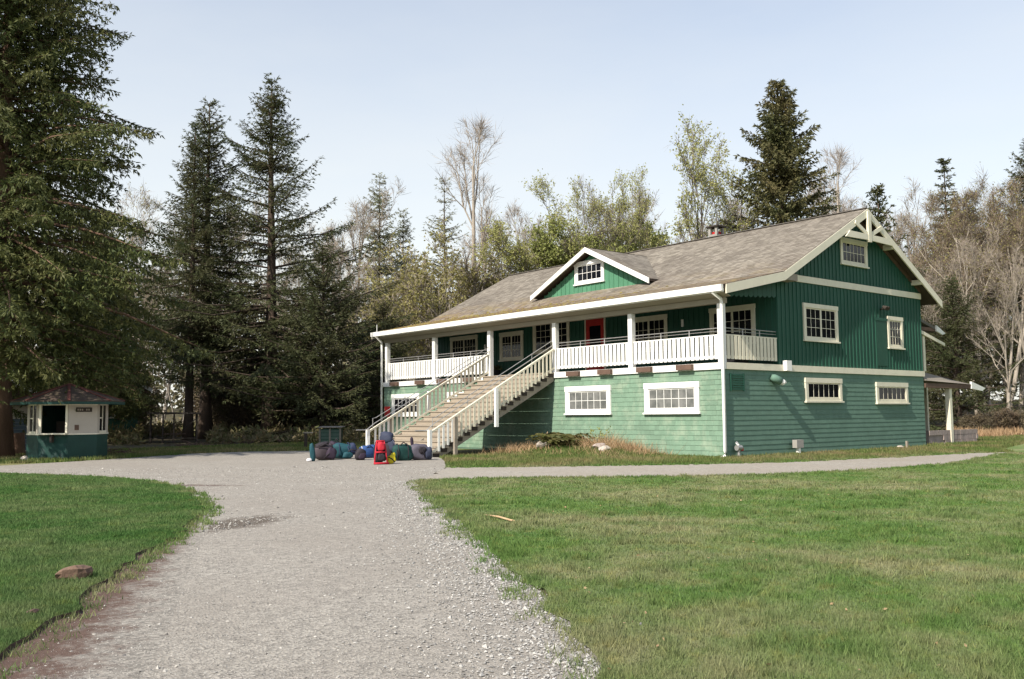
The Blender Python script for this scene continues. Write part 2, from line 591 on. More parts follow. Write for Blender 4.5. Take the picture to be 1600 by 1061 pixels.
M['olive'] = leaf_mat('olive_thicket_leaves', (0.26, 0.25, 0.09), (0.46, 0.43, 0.17), 0.45, (0.34, 0.28, 0.13))
M['brush'] = leaf_mat('brown_brush_twigs', (0.12, 0.085, 0.055), (0.24, 0.175, 0.11), 0.2, (0.09, 0.10, 0.045))
M['browntwig'] = paint('brown_alder_twigs', (0.19, 0.145, 0.10), 0.15, 2, 0.9, bmp=0)
M['twig'] = paint('pale_twigs', (0.30, 0.25, 0.20), 0.15, 2, 0.9, bmp=0)
M['forest'] = leaf_mat('distant_wood', (0.10, 0.095, 0.05), (0.23, 0.19, 0.11), 0.25, (0.08, 0.095, 0.045))

# ================================================================== GROUND
rng = np.random.default_rng(7)


def terrain_h(x, y):
    """level round the lodge; a gentle rise in the woods beyond"""
    d = np.sqrt((x-CAM_P[0])**2+(y-CAM_P[1])**2)
    t = np.clip((d-58)/90, 0, 1)
    return t*t*(3-2*t)*3.0-0.004


u = np.linspace(-1, 1, 161)
gx = np.sign(u)*(np.abs(u)*90+np.abs(u)**5*2600)
X, Y = np.meshgrid(gx+0.0, gx+10.0, indexing='ij')
Z = terrain_h(X, Y)
V = np.stack([X, Y, Z], -1).reshape(-1, 3)
n = len(gx)
I = np.arange(n*n).reshape(n, n)
Fq = np.stack([I[:-1, :-1], I[1:, :-1], I[1:, 1:], I[:-1, 1:]], -1).reshape(-1, 4)
ground = np_obj('ground', V, Fq, M['earth'], smooth=True)
tag(ground, 'woodland floor of brown soil and moss under and behind the trees', 'ground', kind='structure')


def ragged(poly, step=0.35, amp=0.10, seed=1):
    """resample a closed outline and roughen it"""
    r = np.random.default_rng(seed)
    P = np.array(poly, float)
    out = []
    for i in range(len(P)):
        a, bb = P[i], P[(i+1) % len(P)]
        L = np.linalg.norm(bb-a)
        k = max(1, int(L/step))
        nrm = np.array([-(bb-a)[1], (bb-a)[0]])/max(L, 1e-6)
        for j in range(k):
            out.append(a+(bb-a)*j/k+nrm*r.normal(0, amp))
    return out


def smooth_poly(pts, it=2):
    """Chaikin corner cutting of an open polyline"""
    P = [np.array(p, float) for p in pts]
    for _ in range(it):
        Q = [P[0]]
        for a, bb in zip(P[:-1], P[1:]):
            Q += [a*0.75+bb*0.25, a*0.25+bb*0.75]
        Q.append(P[-1])
        P = Q
    return [tuple(p) for p in P]


def sheet(name, outline, z, mat, kind='structure', label=None, cat=None, thick=0.0, side_mat=None):
    import bmesh
    bm = bmesh.new()
    vs = [bm.verts.new((p[0], p[1], z)) for p in outline]
    f = bm.faces.new(vs)
    bm.normal_update()
    if f.normal.z < 0:
        f.normal_flip()
    if thick:
        lo = [bm.verts.new((p[0], p[1], z-thick)) for p in outline]
        nn = len(vs)
        for i in range(nn):
            s = bm.faces.new((vs[i], vs[(i+1) % nn], lo[(i+1) % nn], lo[i]))
            s.material_index = 1
    bmesh.ops.triangulate(bm, faces=[f])
    me = bpy.data.meshes.new(name)
    bm.to_mesh(me)
    bm.free()
    me.materials.append(mat)
    if side_mat:
        me.materials.append(side_mat)
    o = link(name, me)
    return tag(o, label, cat, kind=kind)


# outlines (metres)
drive_right = smooth_poly([(-14.1, -1.7), (-15.6, -4.2), (-17.3, -7.0), (-18.6, -9.4), (-19.8, -11.5), (-21.48, -14.5), (-22.47, -16.1), (-23.4, -17.4), (-26, -21.5), (-29, -26)])
left_edge = smooth_poly([(-34, 22), (-24, 13), (-21.0, 10.0), (-19.1, 4.4), (-19.2, 1.4), (-19.6, -0.9), (-20.1, -2.6), (-20.7, -4.6), (-21.8, -7.0), (-23.7, -10.2), (-24.9, -12.4), (-25.7, -13.8), (-28, -17.5), (-33, -23)])
far_edge = [(-36, 27), (-20.0, 15.5), (-17.0, 16.9), (-14.84, 18.2), (-11.3, 20.5), (-8.85, 20.75), (-6.6, 19.2), (-4.5, 18.0), (-2.8, 14.6), (-5.0, 13.9), (-6.2, 13.8), (-6.3, 8.6), (-7.2, 7.2), (-8.6, 5.0), (-10.2, 2.7)]
path_far = smooth_poly([(-10.2, 2.7), (-8.66, 1.4), (-6.1, -0.4), (-3.1, -2.2), (-0.57, -3.3), (4.5, -3.9), (7.6, -4.2), (9.6, -4.6), (10.6, -5.3)])
path_near = smooth_poly([(-14.1, -1.7), (-11.97, -2.6), (-10.2, -4.4), (-7.9, -5.9), (-5.97, -6.9), (-2.4, -7.5), (0.8, -7.7), (5.0, -6.7), (8.0, -6.2), (10.2, -5.7)])

drive_outline = ragged([*far_edge, *[(-10.2, 2.7), (-14.1, -1.7)], *drive_right[1:], (-33, -23), *left_edge[::-1][1:]], 0.4, 0.05, 3)
sheet('driveway', drive_outline, 0.006, M['gravel'], label='grey crushed gravel driveway curving towards the lodge', cat='driveway')
path_outline = ragged([*path_far, *path_near[::-1]], 0.4, 0.06, 4)
sheet('path', path_outline, 0.012, M['path'], label='pale gravel path running past the front of the lodge', cat='path')

lawn_outline = ragged([*drive_right, (-29, -40), (60, -40), (60, -1), (24, -1.0), (14.6, -3.0), (10.6, -5.3), *path_near[::-1][:-1]], 0.3, 0.06, 5)
lawn = sheet('lawn', lawn_outline, 0.022, M['turf'], label='wide mown lawn with dry pale patches beside the gravel', cat='lawn')
lawn2_outline = ragged([*left_edge, (-70, -23), (-70, 40)], 0.22, 0.05, 6)
lawn2 = sheet('lawn', lawn2_outline, 0.042, M['turf2'], label='rounded lush green lawn with a cut soil edge left of the gravel', cat='lawn', thick=0.05, side_mat=M['soil'])
# bare soil along the cut edge
nearL = [p for p in left_edge if p[1] < -4.0]
soil_w = np.interp([p[1] for p in nearL], [-23, -14, -9, -5], [0.72, 0.46, 0.22, 0.05])
m, nt, b = new_mat('soil_fading_into_gravel')
at_n = nt.nodes.new('ShaderNodeAttribute')
at_n.attribute_name = 'fade'
vv = wpos(nt)
vor = nt.nodes.new('ShaderNodeTexVoronoi')
vor.inputs['Scale'].default_value = 38
nt.links.new(vv, vor.inputs['Vector'])
sp_ = nt.nodes.new('ShaderNodeSeparateColor')
nt.links.new(vor.outputs['Color'], sp_.inputs['Color'])
gc = mixc(nt, sp_.outputs['Red'], (0.178, 0.164, 0.144), (0.372, 0.342, 0.297))
so = mixc(nt, noise(nt, vv, 5.0, 6, 0.7), (0.075, 0.048, 0.039), (0.17, 0.115, 0.092))
ad = nt.nodes.new('ShaderNodeMath')
ad.operation = 'ADD'
nt.links.new(at_n.outputs['Fac'], ad.inputs[0])
nt.links.new(ramp(nt, noise(nt, vv, 4.0, 8, 0.75), 0.25, 0.75, -0.5, 0.5), ad.inputs[1])
cc = mixc(nt, ramp(nt, ad.outputs['Value'], 0.25, 0.75), so, gc)
nt.links.new(cc, b.inputs['Base Color'])
b.inputs['Roughness'].default_value = 0.95
b.inputs['Specular IOR Level'].default_value = 0.15
bump(nt, b, noise(nt, vv, 30, 6, 0.75), 0.7, 0.03)
M['soilgravel'] = m
sv, sf, fade = [], [], []
NC = 6
for i_, (p, w) in enumerate(zip(nearL, soil_w)):
    for j_ in range(NC):
        q = j_/(NC-1)
        sv.append((p[0]-0.25+(w*2.3*0.87+0.25)*q, p[1]+0.1-(w*2.3*0.49+0.1)*q, 0.0105-0.0044*q**3))
        fade.append(q*1.3-0.36)
for i_ in range(len(nearL)-1):
    for j_ in range(NC-1):
        k_ = i_*NC+j_
        sf.append((k_, k_+1, k_+NC+1, k_+NC))
o = np_obj('soil_strip', np.array(sv), np.array(sf), m)
o.data.attributes.new('fade', 'FLOAT', 'POINT').data.foreach_set('value', np.array(fade, dtype=np.float32))
tag(o, 'strip of bare reddish soil along the cut lawn edge', 'soil', kind='structure')
# verge between path and lodge, and the verge by the trees
verge_outline = ragged([*path_far, (14.6, -3.0), (24, -1.0), (24, 16), (14.2, 16), (14.2, 0.0), (0.0, 0.0), (0.0, 8.8), (-6.3, 8.8), (-7.2, 7.2), (-8.6, 5.0)], 0.4, 0.05, 9)
sheet('grass_verge', verge_outline, 0.008, M['turf3'], label='strip of rough grass between the gravel path and the lodge', cat='grass verge')
verge2_outline = ragged([*far_edge[:10], (-0.2, 14.5), (-0.2, 24), (4, 27), (-4, 30), (-12, 28), (-18, 24), (-36, 38)], 0.5, 0.12, 10)
sheet('grass_verge', verge2_outline, 0.005, M['turf3'], label='strip of grass between the driveway and the tall conifers', cat='grass verge')


# planted mound in front of the lodge
def mound_h(x, y):
    a = np.exp(-((x+0.9)/1.15)**2)*np.exp(-((y-6.0)/2.4)**4)*0.24
    b_ = np.exp(-((x+2.2)/1.3)**2)*np.exp(-((y-8.2)/1.5)**2)*0.13
    return (a+b_)*np.clip((0.02-x)/0.05, 0, 1)*1.0+0.0


mx_, my_ = np.linspace(-4.6, 0.0, 47), np.linspace(2.2, 11.5, 80)
MX, MY = np.meshgrid(mx_, my_, indexing='ij')
MZ = mound_h(MX-0.03, MY)+0.012*np.sin(MX*7+MY*5)*(mound_h(MX-0.03, MY) > 0.05)-0.012
V = np.stack([MX, MY, MZ], -1).reshape(-1, 3)
I = np.arange(len(V)).reshape(len(mx_), len(my_))
Fq = np.stack([I[:-1, :-1], I[1:, :-1], I[1:, 1:], I[:-1, 1:]], -1).reshape(-1, 4)
tag(np_obj('earth_mound', V, Fq, M['turf3'], smooth=True), 'low grassy mound of earth against the lodge wall', 'mound', kind='structure')

# ================================================================== LODGE
L, W = 22.75, 14.40
XF = 3.30                                  # upper front wall, set back behind the porch
DECK = 3.40
PROF = [(-0.5, 6.10), (3.18, 6.90), (9.3, 10.12), (15.5, 6.65)]     # roof profile (x, z)
OV = 0.45


def roof_z(x):
    return float(np.interp(x, [p[0] for p in PROF], [p[1] for p in PROF]))


lodge = empty('lodge', (0, 0, 0), 'large two storey green lodge with white trim, porch, wide front stairs and grey shingled roof', 'lodge')


def cube_mesh(mat, name):
    me = MB().box(-.5, .5, -.5, .5, -.5, .5)
    m_ = bpy.data.meshes.new(name)
    m_.from_pydata(me.v, [], me.f)
    m_.materials.append(mat)
    return m_


CUBES = {}


def piece(name, mat, x0, x1, y0, y1, z0, z1, parent):
    """a box-shaped piece as an object of its own, sharing one mesh per kind and material"""
    k = (name, mat.name)
    if k not in CUBES:
        CUBES[k] = cube_mesh(mat, name)
    o = link(name, CUBES[k], parent, ((x0+x1)/2, (y0+y1)/2, (z0+z1)/2))
    o.scale = (abs(x1-x0), abs(y1-y0), abs(z1-z0))
    return o


def shingle_rows(u0, u1, z0, z1, course, wid, holes, rg):
    """rows (u0,u1,z0,z1) of staggered shingles over a rectangle"""
    out = []
    nr = int(round((z1-z0)/course))
    ch = (z1-z0)/nr
    for r in range(nr):
        za, zb = z0+r*ch, z0+(r+1)*ch
        uu = u0-rg.random()*wid
        while uu < u1:
            w = wid*rg.uniform(0.45, 1.5)
            a, bb = max(u0, uu), min(u1, uu+w-(0.004 if rg.random() < 0.25 else 0.0))
            if bb-a > 0.02 and not any(a > h[0] and bb < h[1] and za > h[2] and zb < h[3] for h in holes):
                out.append((a, bb, za+rg.uniform(-0.003, 0.003), zb+0.02, r))
            uu += w
    return out


rg = np.random.default_rng(21)
# --- lower storey: backing walls with shingles on the two faces in view
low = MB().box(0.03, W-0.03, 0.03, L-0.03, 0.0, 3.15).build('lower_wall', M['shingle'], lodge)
front_holes = [(5.7, 8.2, 1.65, 2.7), (1.2, 3.75, 1.65, 2.7), (19.4, 21.8, 1.65, 2.7), (14.4, 16.8, 1.65, 2.7)]
gable_holes = [(5.05, 7.45, 2.05, 2.85), (10.3, 12.75, 2.0, 2.8)]
Vs, Fs = [], []


def shingle_mesh(rows, axis):
    """wedge shingles: thicker at the butt"""
    V, F = [], []
    for (a, bb, za, zb, r) in rows:
        t0 = 0.018+rg.uniform(0, 0.003)
        t1 = 0.004
        k = len(V)
        if axis == 'front':      # face -X
            V += [(0.03-t0, a, za), (0.03-t0, bb, za), (0.03-t1, bb, zb), (0.03-t1, a, zb), (0.035, a, za), (0.035, bb, za), (0.035, bb, zb), (0.035, a, zb)]
        else:                    # face -Y
            V += [(a, 0.03-t0, za), (bb, 0.03-t0, za), (bb, 0.03-t1, zb), (a, 0.03-t1, zb), (a, 0.035, za), (bb, 0.035, za), (bb, 0.035, zb), (a, 0.035, zb)]
        F += [(k, k+3, k+2, k+1), (k, k+1, k+5, k+4), (k+1, k+2, k+6, k+5), (k+3, k, k+4, k+7)]
    return np.array(V), np.array(F)


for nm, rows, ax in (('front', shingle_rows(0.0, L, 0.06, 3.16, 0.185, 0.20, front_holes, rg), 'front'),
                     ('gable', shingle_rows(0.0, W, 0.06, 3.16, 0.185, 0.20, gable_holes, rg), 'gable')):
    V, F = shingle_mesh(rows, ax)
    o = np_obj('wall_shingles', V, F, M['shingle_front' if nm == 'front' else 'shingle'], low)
    o['kind'] = 'stuff'

# --- belt boards
MB().box(-0.05, 0.03, -0.05, L+0.05, 3.16, 3.40).build('belt_board', M['white'], lodge)
MB().box(0.033, W+0.03, -0.05, 0.025, 3.16, 3.40).build('belt_board', M['cream'], lodge)
# --- deck
MB().box(0.0, XF, 0.03, L-0.03, 3.30, DECK).build('porch_deck', M['deck'], lodge)
for yc in (1.72, 3.72, 5.85, 7.72, 15.0, 17.2, 19.15, 21.55):
    piece('beam_end', M['brownwood'], -0.19, -0.052, yc-0.37, yc+0.37, 3.19, 3.385, lodge)

# --- upper walls
gw = MB()
gw.prism([(XF, 3.40), (W, 3.40), (W, roof_z(W)-0.2), (9.3, 9.9), (XF, roof_z(XF)-0.18)], 0.03, 0.13, 'y')
gable_wall = gw.build('gable_wall', M['board'], lodge)
front_wall = MB().box(XF, XF+0.1, 0.133, L-0.133, 3.40, roof_z(XF)-0.12).build('upper_front_wall', M['board'], lodge)
MB().prism([(XF, 3.40), (W, 3.40), (W, roof_z(W)-0.2), (9.3, 9.9), (XF, roof_z(XF)-0.18)], L-0.13, L-0.03, 'y').build('far_gable_wall', M['board'], lodge)
MB().box(W-0.1, W, 0.133, L-0.133, 3.40, roof_z(W)-0.15).build('rear_wall', M['board'], lodge)

win_gable = [(5.0, 7.45, 4.38, 5.86), (11.38, 12.68, 4.33, 5.72)]
win_attic = [(7.86, 9.95, 7.70, 8.81)]
x = XF+0.06
while x < W-0.02:
    segs = [(3.40, 6.66), (6.97, roof_z(x)-0.25)]
    for za, zb in segs:
        cuts = sorted([(h[2], h[3]) for h in win_gable+win_attic if h[0]-0.03 < x < h[1]+0.03 and h[2] < zb and h[3] > za])
        z = za
        for (ha, hb) in cuts+[(zb, zb)]:
            if ha-z > 0.05:
                piece('batten', M['batten'], x-0.028, x+0.028, 0.004, 0.03, z, ha, gable_wall)
            z = max(z, hb)
    x += 0.262
# belt between storey and attic
MB().box(XF+0.85, W+0.02, -0.03, 0.025, 6.68, 6.94).build('attic_belt_board', M['cream'], lodge)
MB().box(3.2, 4.05, -0.44, 0.02, 6.60, 6.86).build('outlooker_beam', M['greywood'], lodge)

front_win = [(18.7, 21.1, 4.2, 5.85), (14.95, 16.8, 4.36, 5.82), (11.5, 14.2, 4.0, 6.2), (9.1, 10.5, 3.4, 6.02), (5.45, 7.6, 4.2, 5.8), (0.95, 3.45, 4.2, 5.8)]
y = 0.25
while y < L-0.2:
    cuts = sorted([(h[2], h[3]) for h in front_win if h[0]-0.03 < y < h[1]+0.03])
    z = DECK
    for (ha, hb) in cuts+[(6.6, 6.6)]:
        if ha-z > 0.05:
            piece('batten', M['batten'], XF-0.026, XF, y-0.028, y+0.028, z, ha, front_wall)
        z = max(z, hb)
    y += 0.272


# --- porch valances (scalloped boards) at both porch ends
def valance(y0, y1):
    nb = 11
    for i in range(nb):
        xa = 0.12+i*(XF-0.14)/nb
        xb = xa+(XF-0.14)/nb-0.008
        zt = roof_z((xa+xb)/2)-0.16
        zb = 5.80+0.016*i
        pts = [(xa, zt), (xb, zt), (xb, zb+0.05)]
        for k in range(1, 6):
            t = k/6
            pts.append((xb+(xa-xb)*t, zb+0.05-0.075*math.sin(PI*t)))
        pts.append((xa, zb+0.05))
        MB().prism(pts, y0, y1, 'y').build('valance_board', M['board'], lodge)


valance(0.02, 0.05)
valance(L-0.05, L-0.02)
# ceiling following the porch roof
MB().prism([(0.05, roof_z(0.05)-0.16), (XF, roof_z(XF)-0.16), (XF, roof_z(XF)-0.19), (0.05, roof_z(0.05)-0.19)], 0.06, L-0.06, 'y').build('porch_ceiling', M['ceiling'], lodge)

# --- posts, front beam
for i, yc in enumerate((0.16, 4.55, 9.02, 13.56, 18.08, 22.55)):
    piece('porch_post', M['white'], 0.0, 0.20, yc-0.11, yc+0.11, DECK, 5.53, lodge)
MB().box(-0.02, 0.22, -0.02, L+0.02, 5.53, 5.72).build('porch_beam', M['soffitcream'], lodge)
MB().box(0.02, 0.18, 0.0, L, 5.72, roof_z(0.1)-0.125).build('beam_fascia', M['soffitcream'], lodge)

# --- roof
roof = MB()
prof_lo = [(a, bb-0.13) for a, bb in PROF]
roof.prism(PROF+prof_lo[::-1], -OV+0.035, L+OV-0.035, 'y')
roof = roof.build('roof', M['soffit'], lodge)
tabs_V, tabs_F = [], []


def tab_field(p0, p1, y0, y1, skip=None, course=0.2, wid=0.31):
    (xa, za), (xb, zb) = p0, p1
    L_ = math.hypot(xb-xa, zb-za)
    ux, uz = (xb-xa)/L_, (zb-za)/L_
    nx, nz = -uz, ux
    if nz < 0:
        nx, nz = -nx, -nz
    nr = int(round(L_/course))
    c = L_/nr
    for r in range(nr):
        s0, s1 = r*c-0.012, (r+1)*c+0.03
        yy = y0-rg.random()*wid
        while yy < y1:
            w = wid*rg.uniform(0.8, 1.2)
            a, bb = max(y0, yy), min(y1, yy+w-0.008)
            yy += w
            if bb-a < 0.02:
                continue
            sm = (r+0.5)*c
            if skip and skip(xa+ux*sm, (a+bb)/2):
                continue
            h0 = 0.016+rg.uniform(0, 0.010)
            h1 = 0.004
            k = len(tabs_V)
            for (s, h) in ((s0, h0), (s1, h1), (s0, 0.0)):
                px, pz = xa+ux*s+nx*h, za+uz*s+nz*h
                tabs_V.extend([(px, a, pz), (px, bb, pz)])
            tabs_F.extend([(k, k+1, k+3, k+2), (k, k+4, k+5, k+1)])


def in_dormer(x, y):
    z = roof_z(x)
    return x > 4.3 and z < 9.49-0.487*abs(y-10.88)-0.02


tab_field(PROF[0], PROF[1], -OV, L+OV)
tab_field(PROF[1], PROF[2], -OV, L+OV, in_dormer)
tab_field((15.5, 6.65), (9.3, 10.12), -OV, L+OV, None, 0.4, 0.6)
o = np_obj('roof_shingles', np.array(tabs_V), np.array(tabs_F), M['tabs'], roof)
o['kind'] = 'stuff'
MB().beam((9.3, -OV, 10.14), (9.3, L+OV, 10.14), 0.26, 0.03).build('ridge_cap', M['roof'], roof)


# barge boards
def barge(y0, y1, pts, h, mat, name='barge_board'):
    for (a, bb) in zip(pts[:-1], pts[1:]):
        MB().prism([a, bb, (bb[0], bb[1]-h), (a[0], a[1]-h)], y0, y1, 'y').build(name, mat, lodge)


barge(-OV-0.03, -OV+0.03, [(-0.38, 6.125), (3.18, 6.89)], 0.33, M['cream'])
barge(-OV-0.03, -OV+0.03, [(3.18, 6.89), (9.3, 10.11)], 0.33, M['cream'])
barge(-OV-0.03, -OV+0.03, [(9.3, 10.11), (15.5, 6.64)], 0.33, M['cream'])
barge(L+OV-0.03, L+OV+0.03, PROF, 0.33, M['cream'])
# gable truss
yb = -OV-0.045
MB().beam((9.3, yb, 9.98), (9.3, yb, 8.68), 0.10, 0.24, (1, 0, 0)).build('king_post', M['cream'], lodge)
MB().prism([(7.45, 8.72), (7.78, 9.0), (9.17, 9.0), (9.17, 8.76)], yb-0.035, yb+0.04, 'y').build('collar_beam', M['cream'], lodge)
MB().prism([(11.15, 8.72), (10.82, 9.0), (9.43, 9.0), (9.43, 8.76)], yb-0.035, yb+0.04, 'y').build('collar_beam', M['cream'], lodge)
MB().beam((8.25, yb+0.01, 9.42), (9.18, yb+0.01, 9.0), 0.05, 0.17, (0, 0, 1)).build('truss_strut', M['cream'], lodge)
MB().beam((10.35, yb+0.01, 9.42), (9.42, yb+0.01, 9.0), 0.05, 0.17, (0, 0, 1)).build('truss_strut', M['cream'], lodge)
for xo in (11.35, 13.75):
    MB().box(xo-0.11, xo+0.11, -0.43, 0.02, roof_z(xo)-0.36, roof_z(xo)-0.145).build('outlooker_beam', M['cream'], lodge)
for xo in (5.6,):
    MB().box(xo-0.10, xo+0.10, -0.41, 0.02, roof_z(xo)-0.34, roof_z(xo)-0.145).build('outlooker_beam', M['greywood'], lodge)
# rake trim on the wall under the overhang
MB().prism([(9.3, 9.84), (W+0.02, roof_z(W)-0.12), (W+0.02, roof_z(W)-0.30), (9.3, 9.64)], -0.02, 0.02, 'y').build('rake_trim', M['brownwood'], lodge)

# gutter and downspouts
gut = MB()
gut.prism([(-0.62, 6.11), (-0.50, 6.11), (-0.492, 5.88), (-0.60, 5.88)], -OV+0.03, L+OV-0.03, 'y')
gut.build('gutter', M['white'], lodge)
MB().box(-0.488, -0.455, -OV+0.05, L+OV-0.05, 5.85, 6.085).build('eave_fascia', M['white'], lodge)
MB().prism([(-0.453, 5.88), (0.0, 5.76), (0.0, 5.73), (-0.453, 5.85)], -OV+0.1, L+OV-0.1, 'y').build('porch_soffit', M['soffitcream'], lodge)
MB().tube([(-0.53, 0.02, 5.99), (-0.53, 0.02, 5.86), (-0.13, -0.02, 5.66), (-0.11, -0.02, 5.5), (-0.11, -0.02, 0.25), (-0.14, -0.02, 0.08), (-0.32, -0.02, 0.02)], 0.062, 8).build('downspout', M['white'], lodge, smooth=True)
MB().tube([(-0.53, L-0.05, 5.99), (-0.53, L-0.05, 5.86), (-0.13, L+0.06, 5.60), (-0.11, L+0.06, 5.4), (-0.11, L+0.06, 0.1)], 0.062, 8).build('downspout', M['white'], lodge, smooth=True)
MB().tube([(-0.55, 22.6, 6.12), (-0.55, 22.6, 6.5)], 0.02, 5).build('vent_pipe', M['white'], lodge)


# --- windows
def window(plane, at_, u0, u1, z0, z1, cols, rows, trim, parent, glass, cas=0.13, sash_groups=1, sill=True, depth=0.05, head=0.02):
    """plane 'f' faces -X at x=at_ (u = y); plane 'g' faces -Y at y=at_ (u = x)"""
    def bx(mb, ua, ub, za, zb, d0, d1):
        if plane == 'f':
            mb.box(at_-d1, at_-d0, ua, ub, za, zb)
        else:
            mb.box(ua, ub, at_-d1, at_-d0, za, zb)

    def pc(name, mat, ua, ub, za, zb, d0, d1, par):
        if plane == 'f':
            return piece(name, mat, at_-d1, at_-d0, ua, ub, za, zb, par)
        return piece(name, mat, ua, ub, at_-d1, at_-d0, za, zb, par)
    w = MB()
    bx(w, u0, u0+cas, z0, z1-cas, -0.02, depth)
    bx(w, u1-cas, u1, z0, z1-cas, -0.02, depth)
    bx(w, u0-head, u1+head, z1-cas, z1+0.02, -0.02, depth+0.012)
    bx(w, u0+cas, u1-cas, z0, z0+cas*0.7, -0.02, depth-0.006)
    win = w.build('window', trim, parent)
    if sill:
        pc('sill', trim, u0-0.05, u1+0.05, z0-0.05, z0+0.012, -0.01, depth+0.05, win)
    a, bb, za, zb = u0+cas, u1-cas, z0+cas*0.7, z1-cas
    # sashes
    gw_ = (bb-a)/sash_groups
    st = 0.05
    for gi in range(sash_groups):
        ga, gb = a+gi*gw_, a+(gi+1)*gw_
        s = MB()
        bx(s, ga+0.002, ga+st, za+0.002, zb-0.002, -0.015, 0.024)
        bx(s, gb-st, gb-0.002, za+0.002, zb-0.002, -0.015, 0.024)
        bx(s, ga+st, gb-st, za+0.002, za+st, -0.015, 0.022)
        bx(s, ga+st, gb-st, zb-st, zb-0.002, -0.015, 0.022)
        cw = (gb-ga-2*st)/cols
        rh = (zb-za-2*st)/rows
        for i in range(1, cols):
            xx = ga+st+i*cw
            bx(s, xx-0.010, xx+0.010, za+st, zb-st, -0.015, 0.017)
        for j in range(1, rows):
            zz = za+st+j*rh
            for i in range(cols):
                bx(s, ga+st+i*cw+0.0102, ga+st+(i+1)*cw-0.0102, zz-0.010, zz+0.010, -0.015, 0.017)
        s.build('sash', trim, win)
        for i in range(cols):
            for j in range(rows):
                pc('pane', glass, ga+st+i*cw+0.005, ga+st+(i+1)*cw-0.005, za+st+j*rh+0.005, za+st+(j+1)*rh-0.005, 0.002, 0.007+0.003*rg.random(), win)
    return win


window('f', 0.0, 5.64, 8.3, 1.62, 2.74, 6, 2, M['white'], lodge, M['greyglass'], 0.2)
window('f', 0.0, 1.15, 3.82, 1.62, 2.74, 6, 2, M['white'], lodge, M['greyglass'], 0.2)
window('f', 0.0, 19.3, 21.9, 1.60, 2.72, 6, 2, M['white'], lodge, M['glass'], 0.2)
window('f', 0.0, 14.3, 16.9, 1.60, 2.72, 6, 2, M['white'], lodge, M['glass'], 0.2)
window('g', 0.0, 4.96, 7.53, 2.02, 2.92, 6, 1, M['cream'], lodge, M['glass'], 0.17)
window('g', 0.0, 10.22, 12.85, 1.96, 2.83, 6, 1, M['cream'], lodge, M['glass'], 0.17)
window('g', 0.02, 5.02, 7.45, 4.42, 5.86, 3, 3, M['cream'], lodge, M['glass'], 0.15, 2)
window('g', 0.02, 11.40, 12.68, 4.36, 5.72, 4, 3, M['cream'], lodge, M['glass'], 0.15)
window('g', 0.02, 7.86, 9.93, 7.72, 8.80, 6, 2, M['cream'], lodge, M['glass'], 0.15)
window('f', XF, 18.68, 21.14, 4.35, 5.86, 4, 3, M['cream'], lodge, M['glass'], 0.15, 2)
window('f', XF, 14.93, 16.79, 4.38, 5.80, 3, 3, M['cream'], lodge, M['glass'], 0.16, 2)
window('f', XF, 11.52, 14.16, 4.60, 6.20, 3, 4, M['cream'], lodge, M['glass'], 0.16, 2)
window('f', XF, 5.45, 7.6, 4.3, 5.79, 3, 3, M['cream'], lodge, M['glass'], 0.15, 2)
window('f', XF, 1.0, 3.2, 4.3, 5.80, 3, 3, M['cream'], lodge, M['glass'], 0.15, 2)

# --- red door
dr = MB()
dr.box(XF-0.045, XF-0.004, 9.2, 10.38, 3.41, 4.1)
dr.box(XF-0.045, XF-0.004, 9.2, 9.42, 4.1, 5.65)
dr.box(XF-0.045, XF-0.004, 10.16, 10.38, 4.1, 5.65)
dr.box(XF-0.045, XF-0.004, 9.2, 10.38, 5.65, 5.96)
door = dr.build('door', M['red'], lodge)
piece('door_glass', M['glass'], XF-0.02, XF-0.008, 9.42, 10.16, 4.1, 5.65, door)
fr = MB().box(XF-0.06, XF-0.002, 9.12, 9.2, 3.41, 6.03).box(XF-0.06, XF-0.002, 10.38, 10.46, 3.41, 6.03).box(XF-0.06, XF-0.002, 9.2, 10.38, 5.96, 6.03)
fr.build('door_frame', M['cream'], door)
MB().tube([(XF-0.05, 9.3, 4.42), (XF-0.11, 9.3, 4.42)], 0.035, 8).build('handle', M['metal'], door)

# porch ceiling lamp, alarm and switch boxes
MB().tube([(1.9, 8.9, roof_z(1.9)-0.19), (1.9, 8.9, roof_z(1.9)-0.23), (1.9, 8.9, roof_z(1.9)-0.30)], [0.2, 0.18, 0.06], 12).build('porch_lamp', M['white'], lodge)
piece('alarm_box', M['red'], XF-0.09, XF-0.027, 21.25, 21.45, 6.05, 6.25, lodge)
piece('switch_box', M['white'], XF-0.07, XF-0.027, 17.95, 18.06, 5.05, 5.3, lodge)
piece('switch_box', M['white'], XF-0.07, XF-0.027, 4.55, 4.66, 5.2, 5.5, lodge)

# --- railings
RB, RT = 3.53, 4.42


